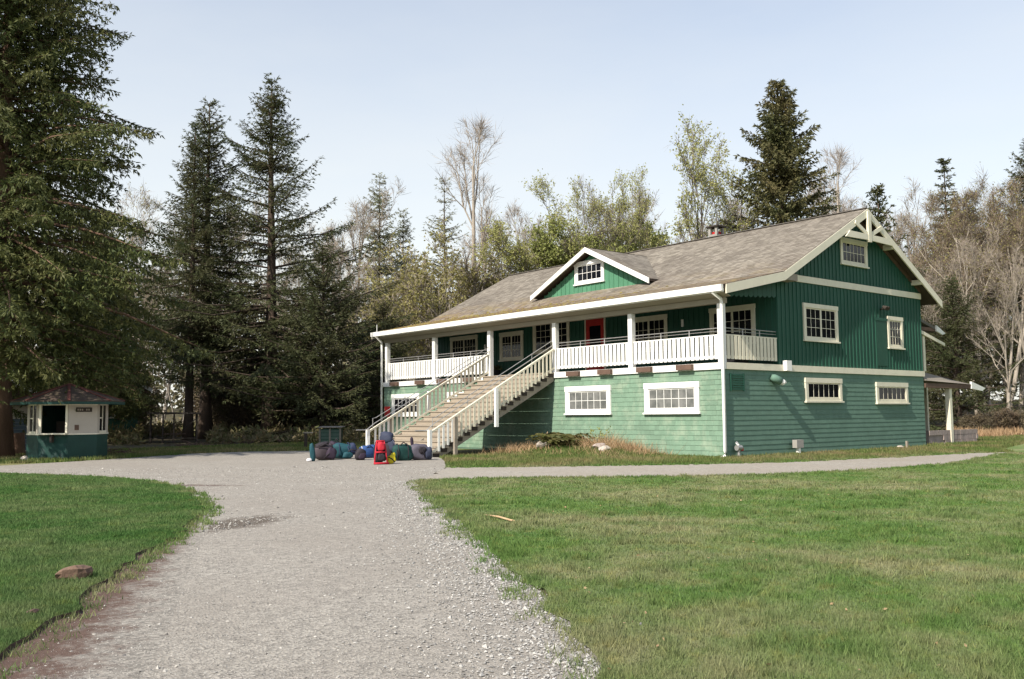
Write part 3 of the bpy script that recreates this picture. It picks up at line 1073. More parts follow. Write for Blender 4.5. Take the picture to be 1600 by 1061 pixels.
def railing(p0, p1, face):
    """straight porch railing of flat boards; p0,p1 in plan, on the x=0 or y=0 edge"""
    (xa, ya), (xb, yb_) = p0, p1
    ln = math.hypot(xb-xa, yb_-ya)
    cap = MB()
    mat = M['white'] if face == 'f' else M['cream']  # gable side: same white, grazing light put into the colour
    if face == 'f':
        cap.box(0.055, 0.155, min(ya, yb_), max(ya, yb_), RT-0.04, RT).box(0.085, 0.125, min(ya, yb_), max(ya, yb_), RB+0.04, RB+0.13)
    else:
        cap.box(min(xa, xb), max(xa, xb), ya-0.05, ya+0.05, RT-0.04, RT).box(min(xa, xb), max(xa, xb), ya-0.02, ya+0.02, RB+0.04, RB+0.13)
    r = cap.build('railing', mat, lodge)
    nb = int(round(ln/0.222))
    for i in range(nb):
        t = (i+0.5)/nb
        if face == 'f':
            yc = ya+(yb_-ya)*t
            piece('baluster', mat, 0.052, 0.082, yc-0.077, yc+0.077, RB, RT-0.042, r)
        else:
            xc = xa+(xb-xa)*t
            piece('baluster', mat, xc-0.077, xc+0.077, ya-0.052, ya-0.022, RB, RT-0.042, r)
    mt = MB()
    for hz in (RT+0.23, RT+0.12):
        mt.tube([(xa+(0.12 if face == 'f' else 0), ya, hz), (xb+(0.12 if face == 'f' else 0), yb_, hz)], 0.02 if hz > RT+0.2 else 0.012, 6)
    for i in range(1, 3):
        t = i/3
        mt.tube([(xa+(xb-xa)*t+(0.12 if face == 'f' else 0), ya+(yb_-ya)*t, RT), (xa+(xb-xa)*t+(0.12 if face == 'f' else 0), ya+(yb_-ya)*t, RT+0.23)], 0.02, 6)
    mt.build('guard_rail', M['metal'], r)


posts_y = [0.16, 4.55, 9.02, 13.56, 18.08, 22.55]
for a, bb in ((0, 1), (1, 2), (3, 4), (4, 5)):
    railing((0, posts_y[a]+0.12), (0, posts_y[bb]-0.12), 'f')
railing((0.21, 0.09), (XF-0.02, 0.09), 'g')
railing((0.21, L-0.09), (XF-0.02, L-0.09), 'g')

# --- staircase: 17 steps from the deck down to the gravel
SY0, SY1 = 9.0, 13.58
NST = 17
RISE = DECK/NST
RUN = 6.35/NST
st = MB()
XB = -6.35


def nose_z(x):
    return DECK+(x/(-6.35))*(-DECK)


STR = [(XB-0.1, 0.0), (XB+0.45, 0.0), (-0.03, DECK-0.36-0.02), (-0.03, DECK-0.03), (XB-0.1, 0.05)]
stairs = st.prism(STR, (SY0+SY1)/2-0.04, (SY0+SY1)/2+0.04, 'y').build('staircase', M['greywood'], lodge)
for ys in (SY0+0.02, SY1-0.10):
    MB().prism(STR, ys, ys+0.08, 'y').build('stringer', M['greywood'], stairs)
for i in range(NST):
    xa = XB+i*RUN
    z = (i+1)*RISE-0.012
    s = MB()
    for q in range(2):
        s.box(xa-0.035+q*(RUN/2+0.005), xa-0.035+q*(RUN/2+0.005)+RUN/2+0.024, SY0-0.04, SY1+0.04, z-0.045, z)
    s.box(xa+0.0, xa+0.022, SY0+0.105, SY1-0.105, z-RISE+0.002, z-0.046)
    s.build('step', M['stairwood'], stairs)
    piece('step_bracket', M['darkwood'], xa+0.03, xa+RUN*0.8, SY0-0.012, SY0+0.10, z-RISE+0.0, z-0.047, stairs)
    piece('step_bracket', M['shingle'], xa+0.03, xa+RUN*0.9, SY1-0.10, SY1-0.015, z-RISE+0.0, z-0.047, stairs)


def stair_rail(ys, side):
    r = MB()
    for (dz, hh, ww) in ((1.0, 0.07, 0.11), (0.2, 0.08, 0.04)):
        r.beam((XB-0.1, ys, nose_z(XB-0.1)+dz), (-0.02, ys, nose_z(-0.02)+dz), ww, hh)
    rail = r.build('stair_railing', M['cream'], lodge)
    nb = 28
    for i in range(nb):
        x = XB+0.15+(6.05)*(i+0.5)/nb
        piece('baluster', M['cream'] if i > 3 else M['white'], x-0.045, x+0.045, ys-side*0.045-0.014, ys-side*0.045+0.014, nose_z(x)+0.08, nose_z(x)+0.97, rail)
    piece('newel_post', M['white'], XB-0.2, XB-0.07, ys-0.065, ys+0.065, 0.0, 1.05, rail)
    piece('rail_post', M['greywood'], -5.42, -5.28, ys-side*0.10-0.06, ys-side*0.10+0.06, 0.0 if side > 0 else 0.75, 1.55, rail)
    piece('rail_post', M['white'], -3.36, -3.22, ys-side*0.10-0.06, ys-side*0.10+0.06, 1.12 if side > 0 else 1.7, 2.68, rail)
    h = MB()
    yy = ys+side*0.09
    h.tube([(XB-0.75, yy, 1.02), (XB-0.25, yy, 1.02), (XB+0.15, yy, 1.30), (0.0, yy, nose_z(0)+1.17), (0.25, yy, nose_z(0)+1.17)], 0.021, 6)
    h.tube([(XB+0.05, yy, 1.08), (XB+0.05, yy, 1.5), (XB+0.2, yy, nose_z(XB+0.2)+1.42), (-0.05, yy, nose_z(0)+1.36)], 0.017, 6)
    for xq in (-4.6, -2.9, -1.2):
        h.tube([(xq, yy, nose_z(xq)+1.0), (xq, yy, nose_z(xq)+1.38)], 0.015, 5)
    h.build('handrail', M['metal'], rail)


stair_rail(SY0+0.0, 1)
stair_rail(SY1-0.0, -1)

# --- dormer
DX, DY, DZ, DS = 4.2, 10.88, 9.49, 0.487
dw = MB()
half = (DZ-0.25-7.43)/DS
dw.prism([(DY-half, 7.35), (DY+half, 7.35), (DY, DZ-0.25)], DX, DX+0.1, 'x')
dormer = dw.build('dormer', M['dormer'], lodge)
y = DY-half+0.2
while y < DY+half-0.1:
    top = DZ-0.26-DS*abs(y-DY)
    if 9.98 < y < 12.12:
        piece('batten', M['dormer'], DX-0.024, DX, y-0.025, y+0.025, 7.40, 7.82, dormer)
        if top > 9.0:
            piece('batten', M['dormer'], DX-0.024, DX, y-0.025, y+0.025, 8.97, top, dormer)
    elif top > 7.5:
        piece('batten', M['dormer'], DX-0.024, DX, y-0.025, y+0.025, 7.40, top, dormer)
    y += 0.3
window('f', DX, 10.05, 12.05, 7.86, 8.93, 5, 2, M['white'], lodge, M['glass'], 0.17)
HB = 3.98
for sgn in (-1, 1):
    d = MB()
    x_back_lo = 3.18+(DZ-DS*HB-6.9)/0.523
    x_back_hi = 3.18+(DZ-6.9)/0.523
    ya, yb_ = DY, DY+sgn*HB
    za, zb = DZ, DZ-DS*HB
    vs = [(3.8, ya, za), (3.8, yb_, zb), (x_back_lo+0.25, yb_, zb), (x_back_hi+0.2, ya, za)]
    d.add(vs+[(p[0], p[1], p[2]-0.10) for p in vs], [(0, 1, 2, 3), (4, 7, 6, 5), (0, 4, 5, 1), (1, 5, 6, 2), (2, 6, 7, 3), (3, 7, 4, 0)])
    dro = d.build('dormer_roof', M['soffit'], lodge)
    # shingle tabs
    tv, tf = [], []
    Ls = HB*math.hypot(1, DS)
    nr = 22
    for r in range(nr):
        s0, s1 = r/nr, (r+1)/nr+0.008
        xb_ = (x_back_lo+(x_back_hi-x_back_lo)*s0)+0.12
        xx = 3.76-rg.random()*0.3
        while xx < xb_:
            w = 0.31*rg.uniform(0.8, 1.2)
            a, bb = max(3.76, xx), min(xb_, xx+w-0.008)
            xx += w
            if bb-a < 0.03:
                continue
            h0, h1 = 0.018+rg.uniform(0, 0.008), 0.006
            k = len(tv)
            for (s, h) in ((s0-0.003, h0), (s1, h1), (s0-0.003, 0.0)):
                yy, zz = yb_+(ya-yb_)*s, zb+(za-zb)*s+h
                tv.extend([(a, yy, zz), (bb, yy, zz)])
            tf.extend([(k, k+1, k+3, k+2), (k, k+4, k+5, k+1)])
    np_obj('roof_shingles', np.array(tv), np.array(tf), M['tabs'], dro)['kind'] = 'stuff'
    MB().prism([(ya, za+0.02), (yb_+sgn*0.02, zb+0.02), (yb_+sgn*0.02, zb-0.22), (ya, za-0.22)], 3.73, 3.79, 'x').build('barge_board', M['white'], lodge)

# --- chimney
ch = MB().box(9.65, 10.2, 7.68, 8.2, 9.2, 10.36)
chim = ch.build('chimney', M['concrete'], lodge)
for (xx, yy) in ((9.70, 7.74), (9.70, 8.14), (10.15, 7.74), (10.15, 8.14)):
    piece('cap_leg', M['concrete'], xx-0.05, xx+0.05, yy-0.065, yy+0.065, 10.36, 10.72, chim)
piece('chimney_cap', M['darkwood'], 9.56, 10.29, 7.58, 8.30, 10.72, 10.79, chim)
piece('flue_liner', M['red'], 9.80, 10.10, 7.78, 8.10, 10.36, 10.52, chim)

# --- gable fittings
vt = MB()
for k in range(7):
    vt.box(0.35, 1.05, -0.03, 0.0, 2.42+k*0.085, 2.48+k*0.085)
vt.box(0.3, 0.35, -0.04, 0.005, 2.38, 3.02).box(1.05, 1.1, -0.04, 0.005, 2.38, 3.02)
vt.build('wall_vent', M['batten'], lodge)
lm = MB()
lm.tube([(2.9, 0.02, 2.75), (2.9, -0.12, 2.78)], 0.05, 8)
lm.tube([(2.70, -0.06, 2.93), (2.78, -0.12, 2.88), (3.02, -0.24, 2.76)], [0.10, 0.15, 0.16], 10)
lamp = lm.build('flood_lamp', M['shingle'], lodge, smooth=True)
MB().tube([(3.02, -0.24, 2.76), (3.10, -0.28, 2.72), (3.24, -0.30, 2.72)], [0.13, 0.12, 0.05], 10).build('lamp_glass', M['white'], lamp)
lm = MB().tube([(10.9, 0.02, 6.0), (10.9, -0.16, 6.02)], 0.035, 6)
lm.tube([(10.82, -0.14, 6.1), (10.82, -0.3, 6.0)], [0.06, 0.10], 8).tube([(11.0, -0.14, 6.1), (11.0, -0.3, 6.0)], [0.06, 0.10], 8)
lm.build('flood_lamp', M['darkwood'], lodge)
piece('junction_box', M['white'], 3.52, 3.84, -0.20, 0.0, 3.17, 3.56, lodge)
piece('blocked_door_panel', M['board'], 10.45, 11.3, -0.004, 0.0, 3.55, 5.5, lodge)
piece('blocked_door_head', M['batten'], 10.35, 11.36, -0.02, 0.0, 5.5, 5.62, lodge)
o = piece('alarm_sign', M['red'], -0.045, -0.022, 22.1, 22.62, 1.55, 2.1, lodge)

# --- rear porches seen past the gable
MB().prism([(W+0.03, 5.86), (16.3, 5.42), (16.3, 5.28), (W+0.03, 5.72)], 0.10, 9.0, 'y').build('rear_porch_roof', M['roof'], lodge)
MB().box(W+0.03, 15.9, 0.12, 0.2, 5.30, 5.46).build('rear_porch_beam', M['brownwood'], lodge)
MB().prism([(15.9, 5.58), (16.75, 5.24), (16.45, 5.16), (15.9, 5.30)], 0.03, 0.10, 'y').build('rafter_tail', M['white'], lodge)
MB().prism([(W+0.03, 5.30), (16.7, 4.78), (16.7, 4.64), (W+0.03, 5.14)], 0.06, 0.12, 'y').build('stair_rail_board', M['cream'], lodge)
piece('rear_post', M['cream'], 14.75, 14.95, 0.14, 0.34, 3.42, 5.25, lodge)
MB().prism([(W+0.03, 3.50), (19.0, 2.98), (19.0, 2.86), (W+0.03, 3.36)], 0.45, 9.0, 'y').build('rear_porch_roof', M['tabs'], lodge)
MB().add([(W+0.03, -0.10, 2.98), (18.9, -0.10, 2.86), (W+0.03, 0.44, 3.49), (18.2, 0.44, 3.07), (W+0.03, 0.44, 2.96), (18.9, 0.44, 2.84)],
         [(0, 1, 3, 2), (0, 2, 4), (1, 5, 3), (2, 3, 5, 4), (0, 4, 5, 1)]).build('roof_hip', M['tabs'], lodge)
MB().box(W+0.03, 18.85, -0.06, 0.0, 2.66, 2.86).build('rear_fascia', M['brownwood'], lodge)
MB().prism([(18.85, 3.0), (20.3, 2.70), (19.95, 2.56), (18.85, 2.66)], -0.12, -0.03, 'y').build('rafter_tail', M['white'], lodge)
piece('rear_post', M['cream'], 16.85, 17.08, 0.02, 0.24, 0.0, 2.66, lodge)
piece('rear_post', M['cream'], 19.0, 19.15, 2.2, 2.35, 0.0, 2.8, lodge)
piece('wood_screen', M['greywood'], 17.5, 18.7, 2.6, 2.68, 0.2, 2.8, lodge)
# low wall of field stones round the rear terrace
rw = MB().box(14.9, 19.6, 0.12, 0.42, 0.0, 0.70).build('terrace_wall', M['stone'], lodge)
for r_ in range(3):
    xx = 14.85
    while xx < 19.5:
        w = rg.uniform(0.3, 0.55)
        if not (r_ < 2 and 14.8 < xx < 15.9):
            piece('stone', M['stone'], xx, min(xx+w-0.03, 19.65), 0.04+rg.uniform(0, 0.03), 0.12, 0.02+r_*0.235, 0.24+r_*0.235, rw)
        xx += w
piece('terrace_slab', M['concrete'], W+0.02, 19.4, 0.2, 8.0, 0.0, 0.05, lodge)

# moss lumps on the lower roof
mv, mf = [], []
for k in range(1500):
    xx = rg.uniform(-0.4, 3.6)**1.0
    yy = rg.uniform(5, 22.9)
    if rg.random() > (0.15+0.85*(yy-5)/18)*(1.0 if xx < 2.8 else 0.5):
        continue
    zz = roof_z(xx)+0.012
    s = rg.uniform(0.03, 0.09)
    kk = len(mv)
    for j in range(5):
        a = j*2*PI/5+rg.random()
        mv.append((xx+math.cos(a)*s, yy+math.sin(a)*s*1.5, zz+0.2*math.cos(a)*s))
    mv.append((xx, yy, zz+s*0.5))
    mf += [(kk+j, kk+(j+1) % 5, kk+5) for j in range(5)]
M['moss'] = leaf_mat('roof_moss', (0.15, 0.085, 0.04), (0.27, 0.22, 0.05), 0.1, (0.12, 0.10, 0.03))
np_obj('roof_moss', np.array(mv), np.array(mf), M['moss'], roof)['kind'] = 'stuff'

# ================================================================== TREES
def quads_from_tufts(B, D, Ln, Wd, rgen, k, spread, flat=0.0):
    """k leaf-shaped quads fanning from each tuft base"""
    n = len(B)
    Bk = np.repeat(B, k, 0)
    Dk = np.repeat(D, k, 0)+rgen.normal(0, spread, (n*k, 3))*np.array([1, 1, 1-flat])
    Dk /= np.linalg.norm(Dk, axis=1, keepdims=True)+1e-9
    L_ = (np.repeat(Ln, k)*rgen.uniform(0.6, 1.25, n*k))[:, None]
    R_ = rgen.normal(0, 1, (n*k, 3))
    R_[:, 2] *= (1-flat)
    S = np.cross(Dk, R_)
    S /= np.linalg.norm(S, axis=1, keepdims=True)+1e-9
    Wk = (np.repeat(Wd, k)*rgen.uniform(0.6, 1.3, n*k))[:, None]
    mid = Bk+Dk*L_*0.5
    V = np.stack([Bk, mid+S*Wk, Bk+Dk*L_, mid-S*Wk], 1).reshape(-1, 3)
    F = np.arange(n*k*4).reshape(-1, 4)
    return V, F


def conifer(seed, H, R, zb, nbr, pp=0.85, e_top=0.7, e_bot=-0.25, droop=0.25, tipup=0.15, tl=0.34, tw=0.06, k=3, hang=0.25,
            lat=0.42, gap=0.0, r0=None, barkname='bark', whorl=True, fill=1.0, spread=0.38, rag=(0.6, 1.2), step=0.26):
    rgen = np.random.default_rng(seed)
    r0 = r0 or H*0.0155
    tr = MB()
    zs = np.linspace(-0.15, H*0.985, 12)
    wob = np.cumsum(rgen.normal(0, 0.03, (12, 2)), 0)
    wob -= wob[0]
    pts = [(wob[i, 0], wob[i, 1], zs[i]) for i in range(12)]
    rad = [r0*(1.35 if i == 0 else 1.0)*(1-zs[i]/H*0.97)+0.012 for i in range(12)]
    tr.tube(pts, rad, 9)
    Bs, Ds = [], []
    tt = np.sort(rgen.random(nbr)**0.92)
    if whorl:
        nw = nbr//6
        tt = np.sort((np.floor(tt*nw)+rgen.normal(0, 0.12, nbr))/nw).clip(0, 0.995)
    az = np.arange(nbr)*2.399+rgen.normal(0, 0.5, nbr)
    gapdir = rgen.random(6)*2*PI
    for i in range(nbr):
        t = tt[i]
        z = zb+(H-zb)*t
        Lb = R*((1-t)**pp)*min(1.0, 0.62+2.2*t)*rgen.uniform(*rag)+0.28
        if gap and rgen.random() < gap*(1-t):
            Lb *= 0.45
        e = e_bot+(e_top-e_bot)*t**1.2+rgen.normal(0, 0.10)
        n_ = max(3, int(Lb/step))
        s = np.linspace(0.10 if t > 0.55 else 0.18, 1, n_)
        hd = np.array([math.cos(az[i]), math.sin(az[i]), 0.0])
        pd = np.array([-hd[1], hd[0], 0.0])
        bend = rgen.normal(0, 0.12)
        h = Lb*s*math.cos(e)
        v = Lb*(s*math.sin(e)-droop*s**2+tipup*s**3)
        cx, cy = np.interp(z, zs, wob[:, 0]), np.interp(z, zs, wob[:, 1])
        P = np.array([cx, cy, z])+h[:, None]*hd+(v[:, None])*np.array([0, 0, 1.0])+(Lb*bend*s**2)[:, None]*pd
        if Lb > 0.8:
            j = [0, n_//2, n_-1]
            tr.tube([(cx, cy, z-0.02)]+[tuple(P[q]) for q in j[1:]], [0.018+0.011*Lb, 0.012+0.006*Lb, 0.006], 4, cap=False)
        T = np.gradient(P, axis=0)
        T /= np.linalg.norm(T, axis=1, keepdims=True)+1e-9
        Bs.append(P)
        Ds.append(T+np.array([0, 0, -0.1]))
        for sg in (-1, 1):
            ll = (lat*Lb*(1-s)*0.9+0.16+0.1*rgen.random(n_))*min(1.0, 0.5+Lb/3)
            ll *= rgen.uniform(0.55, 1.15, n_)
            LD = T*0.62+pd*sg*0.78+rgen.normal(0, 0.12, (n_, 3))
            for q in (0.3, 0.65, 1.0):
                keep = (ll*q > 0.10) & (rgen.random(n_) < fill)
                if q < 1:
                    keep &= ll > 0.34
                if not keep.any():
                    continue
                hg = -hang*(ll[keep]*q)**1.3
                Bs.append(P[keep]+LD[keep]*(ll[keep]*q)[:, None]+hg[:, None]*np.array([0, 0, 1.0]))
                Ds.append(LD[keep]+np.array([0, 0, -hang*1.2]))
    B, D = np.concatenate(Bs), np.concatenate(Ds)
    D /= np.linalg.norm(D, axis=1, keepdims=True)+1e-9
    n_ = len(B)
    V, F = quads_from_tufts(B-D*tl*0.35, D, np.full(n_, tl), np.full(n_, tw), rgen, k, spread)
    tm = tr.build('trunk', M[barkname], fix=False)
    tmesh = tm.data
    tmesh.polygons.foreach_set('use_smooth', [True]*len(tmesh.polygons))
    bpy.data.objects.remove(tm)
    return tmesh, V, F


def crown_mesh(V, F, mat):
    me = bpy.data.meshes.new('crown')
    me.materials.append(mat)
    return fill_mesh(me, V, F)


def deciduous(seed, H, stems=1, clear=0.35, spread=0.5, r0=0.2, barkname='palebark', leaves=0, lsize=0.12, twigs=5, tlen=0.9, levels=3, up=0.25,
              lean=0.0, lmat='bud', tw=0.014, nsub=6, twigmat=None, clen=(0.34, 0.62)):
    rgen = np.random.default_rng(seed)
    tr = MB()
    ends = []

    def grow(p, d, ln, r, lev):
        npt = 5 if lev == 0 else 4
        pts = [p]
        dirs = [d]
        for i in range(npt-1):
            d = d+rgen.normal(0, (0.035, 0.15, 0.2, 0.26)[lev], 3)+np.array([0, 0, up*(0.12 if lev == 0 else 0.45)])
            d = d/np.linalg.norm(d)
            p = p+d*ln/(npt-1)
            pts.append(p)
            dirs.append(d)
        rr = [r*(1-0.8*i/(npt-1))+0.006 for i in range(npt)]
        tr.tube([tuple(q) for q in pts], rr, 7 if lev == 0 else (4 if lev == 1 else 3), cap=False)
        if lev >= levels:
            ends.append((pts, dirs, ln))
            return
        nc = int(round((nsub*1.7 if lev == 0 else nsub)*rgen.uniform(0.8, 1.2)))
        for c_ in range(nc):
            s = rgen.uniform(clear if lev == 0 else 0.25, 1.0)
            j = min(npt-2, int(s*(npt-1)))
            f = s*(npt-1)-j
            q = pts[j]*(1-f)+pts[j+1]*f
            dd = dirs[j]
            a = rgen.normal(0, 1, 3)
            a -= dd*(a@dd)
            a /= np.linalg.norm(a)+1e-9
            ang = rgen.uniform(0.35, 0.95)*(spread*1.5)
            nd = dd*math.cos(ang)+a*math.sin(ang)
            grow(q, nd/np.linalg.norm(nd), ln*rgen.uniform(*clen)*(1.15-0.55*s), max(0.012, r*(1-0.75*s)*0.62), lev+1)
        ends.append((pts[-2:], dirs[-2:], ln*0.5))

    for s_ in range(stems):
        a = rgen.random()*2*PI
        tilt = (0.02 if stems == 1 else rgen.uniform(0.10, 0.32))
        d = np.array([math.cos(a)*tilt+lean, math.sin(a)*tilt, 1.0])
        d /= np.linalg.norm(d)
        grow(np.array([math.cos(a)*0.25*(stems > 1), math.sin(a)*0.25*(stems > 1), -0.15]), d, H*rgen.uniform(0.82, 1.0)*(1.0 if stems > 1 else 0.95), r0*(1 if stems == 1 else rgen.uniform(0.5, 0.9)), 0)
    # twigs
    B, D, Ln = [], [], []
    for pts, dirs, ln in ends:
        for _ in range(twigs):
            j = rgen.integers(0, len(pts)-1)
            f = rgen.random()
            B.append(pts[j]*(1-f)+pts[j+1]*f)
            D.append(dirs[j]+rgen.normal(0, 0.55, 3)+np.array([0, 0, 0.25]))
            Ln.append(tlen*rgen.uniform(0.4, 1.2))
    B, D, Ln = np.array(B), np.array(D), np.array(Ln)
    D /= np.linalg.norm(D, axis=1, keepdims=True)
    V1, F1 = quads_from_tufts(B, D, Ln, np.full(len(B), tw*(0.75 if barkname == 'greybark' else 1.0)), rgen, 2, 0.35)
    me = bpy.data.meshes.new('crown')
    me.materials.append(M[twigmat or ('twig' if barkname == 'palebark' else 'greybark')])
    me.materials.append(M[lmat])
    nF1 = len(F1)
    V, F = V1, F1
    if leaves:
        idx = rgen.integers(0, len(B), int(len(B)*leaves))
        LB = B[idx]+D[idx]*(Ln[idx]*rgen.random(len(idx)))[:, None]+rgen.normal(0, 0.16, (len(idx), 3))
        LD = rgen.normal(0, 1, (len(idx), 3))
        LD /= np.linalg.norm(LD, axis=1, keepdims=True)
        V2, F2 = quads_from_tufts(LB, LD, np.full(len(idx), lsize), np.full(len(idx), lsize*0.36), rgen, 3, 0.7)
        V = np.concatenate([V1, V2])
        F = np.concatenate([F1, F2+len(V1)])
    fill_mesh(me, V, F)
    mi = np.zeros(len(F), dtype=np.int32)
    mi[nF1:] = 1
    me.polygons.foreach_set('material_index', mi)
    tm = tr.build('trunk', M[barkname], fix=False)
    tmesh = tm.data
    tmesh.polygons.foreach_set('use_smooth', [True]*len(tmesh.polygons))
    bpy.data.objects.remove(tm)
    return tmesh, me


def th(x, y):
    return float(terrain_h(np.array(x), np.array(y)))


def plant_tree(name, kind, x, y, sc, label, group=None, rz=0.0, cat='tree', sxy=None):
    tm, cm = kind
    o = empty(name, (x, y, max(0.0, th(x, y))), label, cat, group, rz)
    o.scale = (sxy or sc, sxy or sc, sc)
    link('trunk', tm, o)
    link('crown', cm, o)
    return o


def con(mat, *a, **k):
    tm, V, F = conifer(*a, **k)
    return tm, crown_mesh(V, F, M[mat])


K = {}
K['cedar'] = con('cedar', 3, 26, 8.2, 4.1, 420, pp=0.72, e_top=0.35, e_bot=-0.12, droop=0.28, tipup=0.10, tl=0.24, tw=0.030, k=5, hang=0.85, step=0.21, lat=0.46, gap=0.12, r0=0.52, barkname='redbark', whorl=False, fill=0.9, spread=0.55)
K['spruce1'] = con('spruce', 11, 24, 5.2, 6.2, 210, pp=0.82, e_top=0.85, e_bot=-0.32, droop=0.24, tipup=0.34, tl=0.27, tw=0.024, k=5, hang=0.5, gap=0.34, r0=0.40, rag=(0.40, 1.25))
K['spruce2'] = con('spruce', 12, 25, 8.2, 3.6, 240, pp=0.95, e_top=0.80, e_bot=-0.22, droop=0.22, tipup=0.32, tl=0.27, tw=0.024, k=5, hang=0.5, gap=0.30, r0=0.46, rag=(0.45, 1.25))
K['bushy'] = con('spruce', 13, 15, 6.4, 0.6, 190, pp=0.75, e_top=0.9, e_bot=-0.10, droop=0.25, tipup=0.30, tl=0.26, tw=0.022, k=5, hang=0.45, gap=0.34, r0=0.24, rag=(0.35, 1.3))
K['olivefir'] = con('olivefir', 14, 21, 5.6, 1.5, 290, pp=0.62, e_top=0.95, e_bot=-0.05, droop=0.30, tipup=0.15, tl=0.30, tw=0.04, k=5, hang=0.6, gap=0.25, r0=0.4, whorl=False, rag=(0.45, 1.25))
K['smallfir'] = con('spruce', 15, 12, 3.2, 0.5, 150, pp=0.85, e_top=0.9, e_bot=-0.05, droop=0.15, tipup=0.2, tl=0.26, tw=0.034, k=4, hang=0.35, gap=0.25, r0=0.2, rag=(0.4, 1.25))
K['spire'] = con('spruce', 16, 20, 2.6, 3.0, 170, pp=0.9, e_top=0.4, e_bot=-0.3, droop=0.2, tipup=0.15, tl=0.30, tw=0.034, k=4, hang=0.35, gap=0.2, r0=0.24)
K['palefir'] = con('palefir', 17, 24, 4.4, 3.0, 220, pp=0.78, e_top=0.6, e_bot=-0.2, droop=0.2, tipup=0.25, tl=0.32, tw=0.034, k=3, hang=0.45, gap=0.3, r0=0.26, fill=0.9, rag=(0.4, 1.25))
K['thinfir'] = con('palefir', 18, 22, 3.8, 4.0, 130, pp=0.8, e_top=0.5, e_bot=-0.2, droop=0.15, tipup=0.25, tl=0.32, tw=0.028, k=3, hang=0.35, gap=0.3, r0=0.2, fill=0.5, rag=(0.4, 1.25))
K['bare1'] = deciduous(43, 24, 1, 0.30, 0.42, 0.30, 'palebark', 0, twigs=4, tlen=1.1, levels=3, up=0.30, nsub=6, clen=(0.30, 0.52), tw=0.010)
K['bare2'] = deciduous(32, 19, 1, 0.25, 0.50, 0.22, 'palebark', 0.25, 0.10, twigs=5, tlen=1.0, levels=3, up=0.35, lmat='olive', nsub=6)
K['bare3'] = deciduous(33, 17, 2, 0.30, 0.50, 0.24, 'palebark', 0.6, 0.12, twigs=5, tlen=1.0, levels=3, up=0.30, lmat='olive', nsub=5)
K['alder'] = deciduous(41, 18, 2, 0.25, 0.50, 0.22, 'palebark', 0.4, 0.12, twigs=9, tlen=1.0, levels=3, up=0.38, lmat='olive', nsub=5, twigmat='browntwig', tw=0.013)
K['dark_bud'] = deciduous(34, 16, 1, 0.22, 0.62, 0.28, 'greybark', 0.6, 0.15, twigs=4, tlen=0.9, levels=3, up=0.25, lmat='bud', nsub=6)
K['bud1'] = deciduous(35, 16, 2, 0.25, 0.60, 0.24, 'greybark', 3.6, 0.13, twigs=3, tlen=0.9, levels=3, up=0.25, lmat='bud', nsub=6)
K['bud2'] = deciduous(36, 17, 4, 0.30, 0.42, 0.22, 'greybark', 2.4, 0.13, twigs=4, tlen=0.8, levels=3, up=0.35, lmat='bud', nsub=4)
K['fresh'] = deciduous(37, 13, 2, 0.15, 0.65, 0.22, 'greybark', 4.5, 0.17, twigs=4, tlen=0.8, levels=3, up=0.2, lmat='freshleaf', nsub=6)
K['thicket'] = deciduous(38, 10, 5, 0.12, 0.50, 0.12, 'palebark', 2.4, 0.15, twigs=4, tlen=0.8, levels=2, up=0.3, lmat='olive', nsub=7)
K['brush'] = deciduous(39, 4.2, 8, 0.08, 0.60, 0.04, 'greybark', 1.6, 0.16, twigs=6, tlen=0.7, levels=2, up=0.1, lmat='brush', tw=0.012, nsub=5)

PROTO_H = dict(cedar=26, spruce1=24, spruce2=25, bushy=15, olivefir=21, smallfir=12, spire=20, palefir=24, thinfir=22)
TOP_ANGLE = {}
for k_ in ('bare1', 'bare2', 'bare3', 'alder', 'dark_bud', 'bud1', 'bud2', 'fresh', 'thicket', 'brush'):
    tmp = np.empty(len(K[k_][1].vertices)*3, dtype=np.float32)
    K[k_][1].vertices.foreach_get('co', tmp)
    PROTO_H[k_] = float(np.percentile(tmp[2::3], 99.7))
    hi = tmp[2::3] > PROTO_H[k_]*0.93
    if k_ in ('bare1', 'dark_bud', 'bud1', 'bud2'):
        TOP_ANGLE[k_] = math.atan2(float(tmp[1::3][hi].mean()), float(tmp[0::3][hi].mean()))


def tree_at(name, kind, px, D, ytop, label, group=None, rz=0.0, wide=1.0):
    x, y = atd(px, D)
    if kind in TOP_ANGLE:          # turn a leaning stem so that it leans away from the drive, not sideways
        rz = YAW-TOP_ANGLE[kind]+(PI if rz > 3 else 0.0)+0.15*math.sin(rz*5)
    hgt = height(ytop, D)-max(0.0, th(x, y))
    sc = hgt/PROTO_H[kind]
    return plant_tree(name, K[kind], x, y, sc, label, group, rz, 'tree', sc*wide)


x0_, y0_ = atd(-4, 38.5)
plant_tree('cedar_tree', K['cedar'], x0_, y0_, 1.0, 'huge dark cedar with drooping sprays standing beside the ticket booth', rz=0.4)
tree_at('cedar_tree', 'cedar', 150, 58, 330, 'dark drooping cedar behind the ticket booth, lower than its huge neighbour', rz=2.1, wide=1.05)
tree_at('cedar_tree', 'cedar', -130, 44, -120, 'dark cedar at the very edge behind the huge cedar', rz=3.3)
tree_at('spruce_tree', 'spruce1', 294, 64, 178, 'tall spruce with a pale slim trunk in front of the open shelter', rz=0.3, wide=0.85)
tree_at('spruce_tree', 'spruce1', 322, 66, 138, 'tall spruce with a thick dark trunk just right of the pale slim trunk', rz=2.6, wide=1.08)
tree_at('spruce_tree', 'spruce2', 421, 65, 104, 'tallest pointed spruce, wide low boughs, left of the lodge', rz=1.0, wide=1.12)
tree_at('spruce_tree', 'bushy', 505, 62, 375, 'broad bushy dark spruce leaning over the verge between the tallest spruce and the lodge', rz=1.5, wide=1.15)
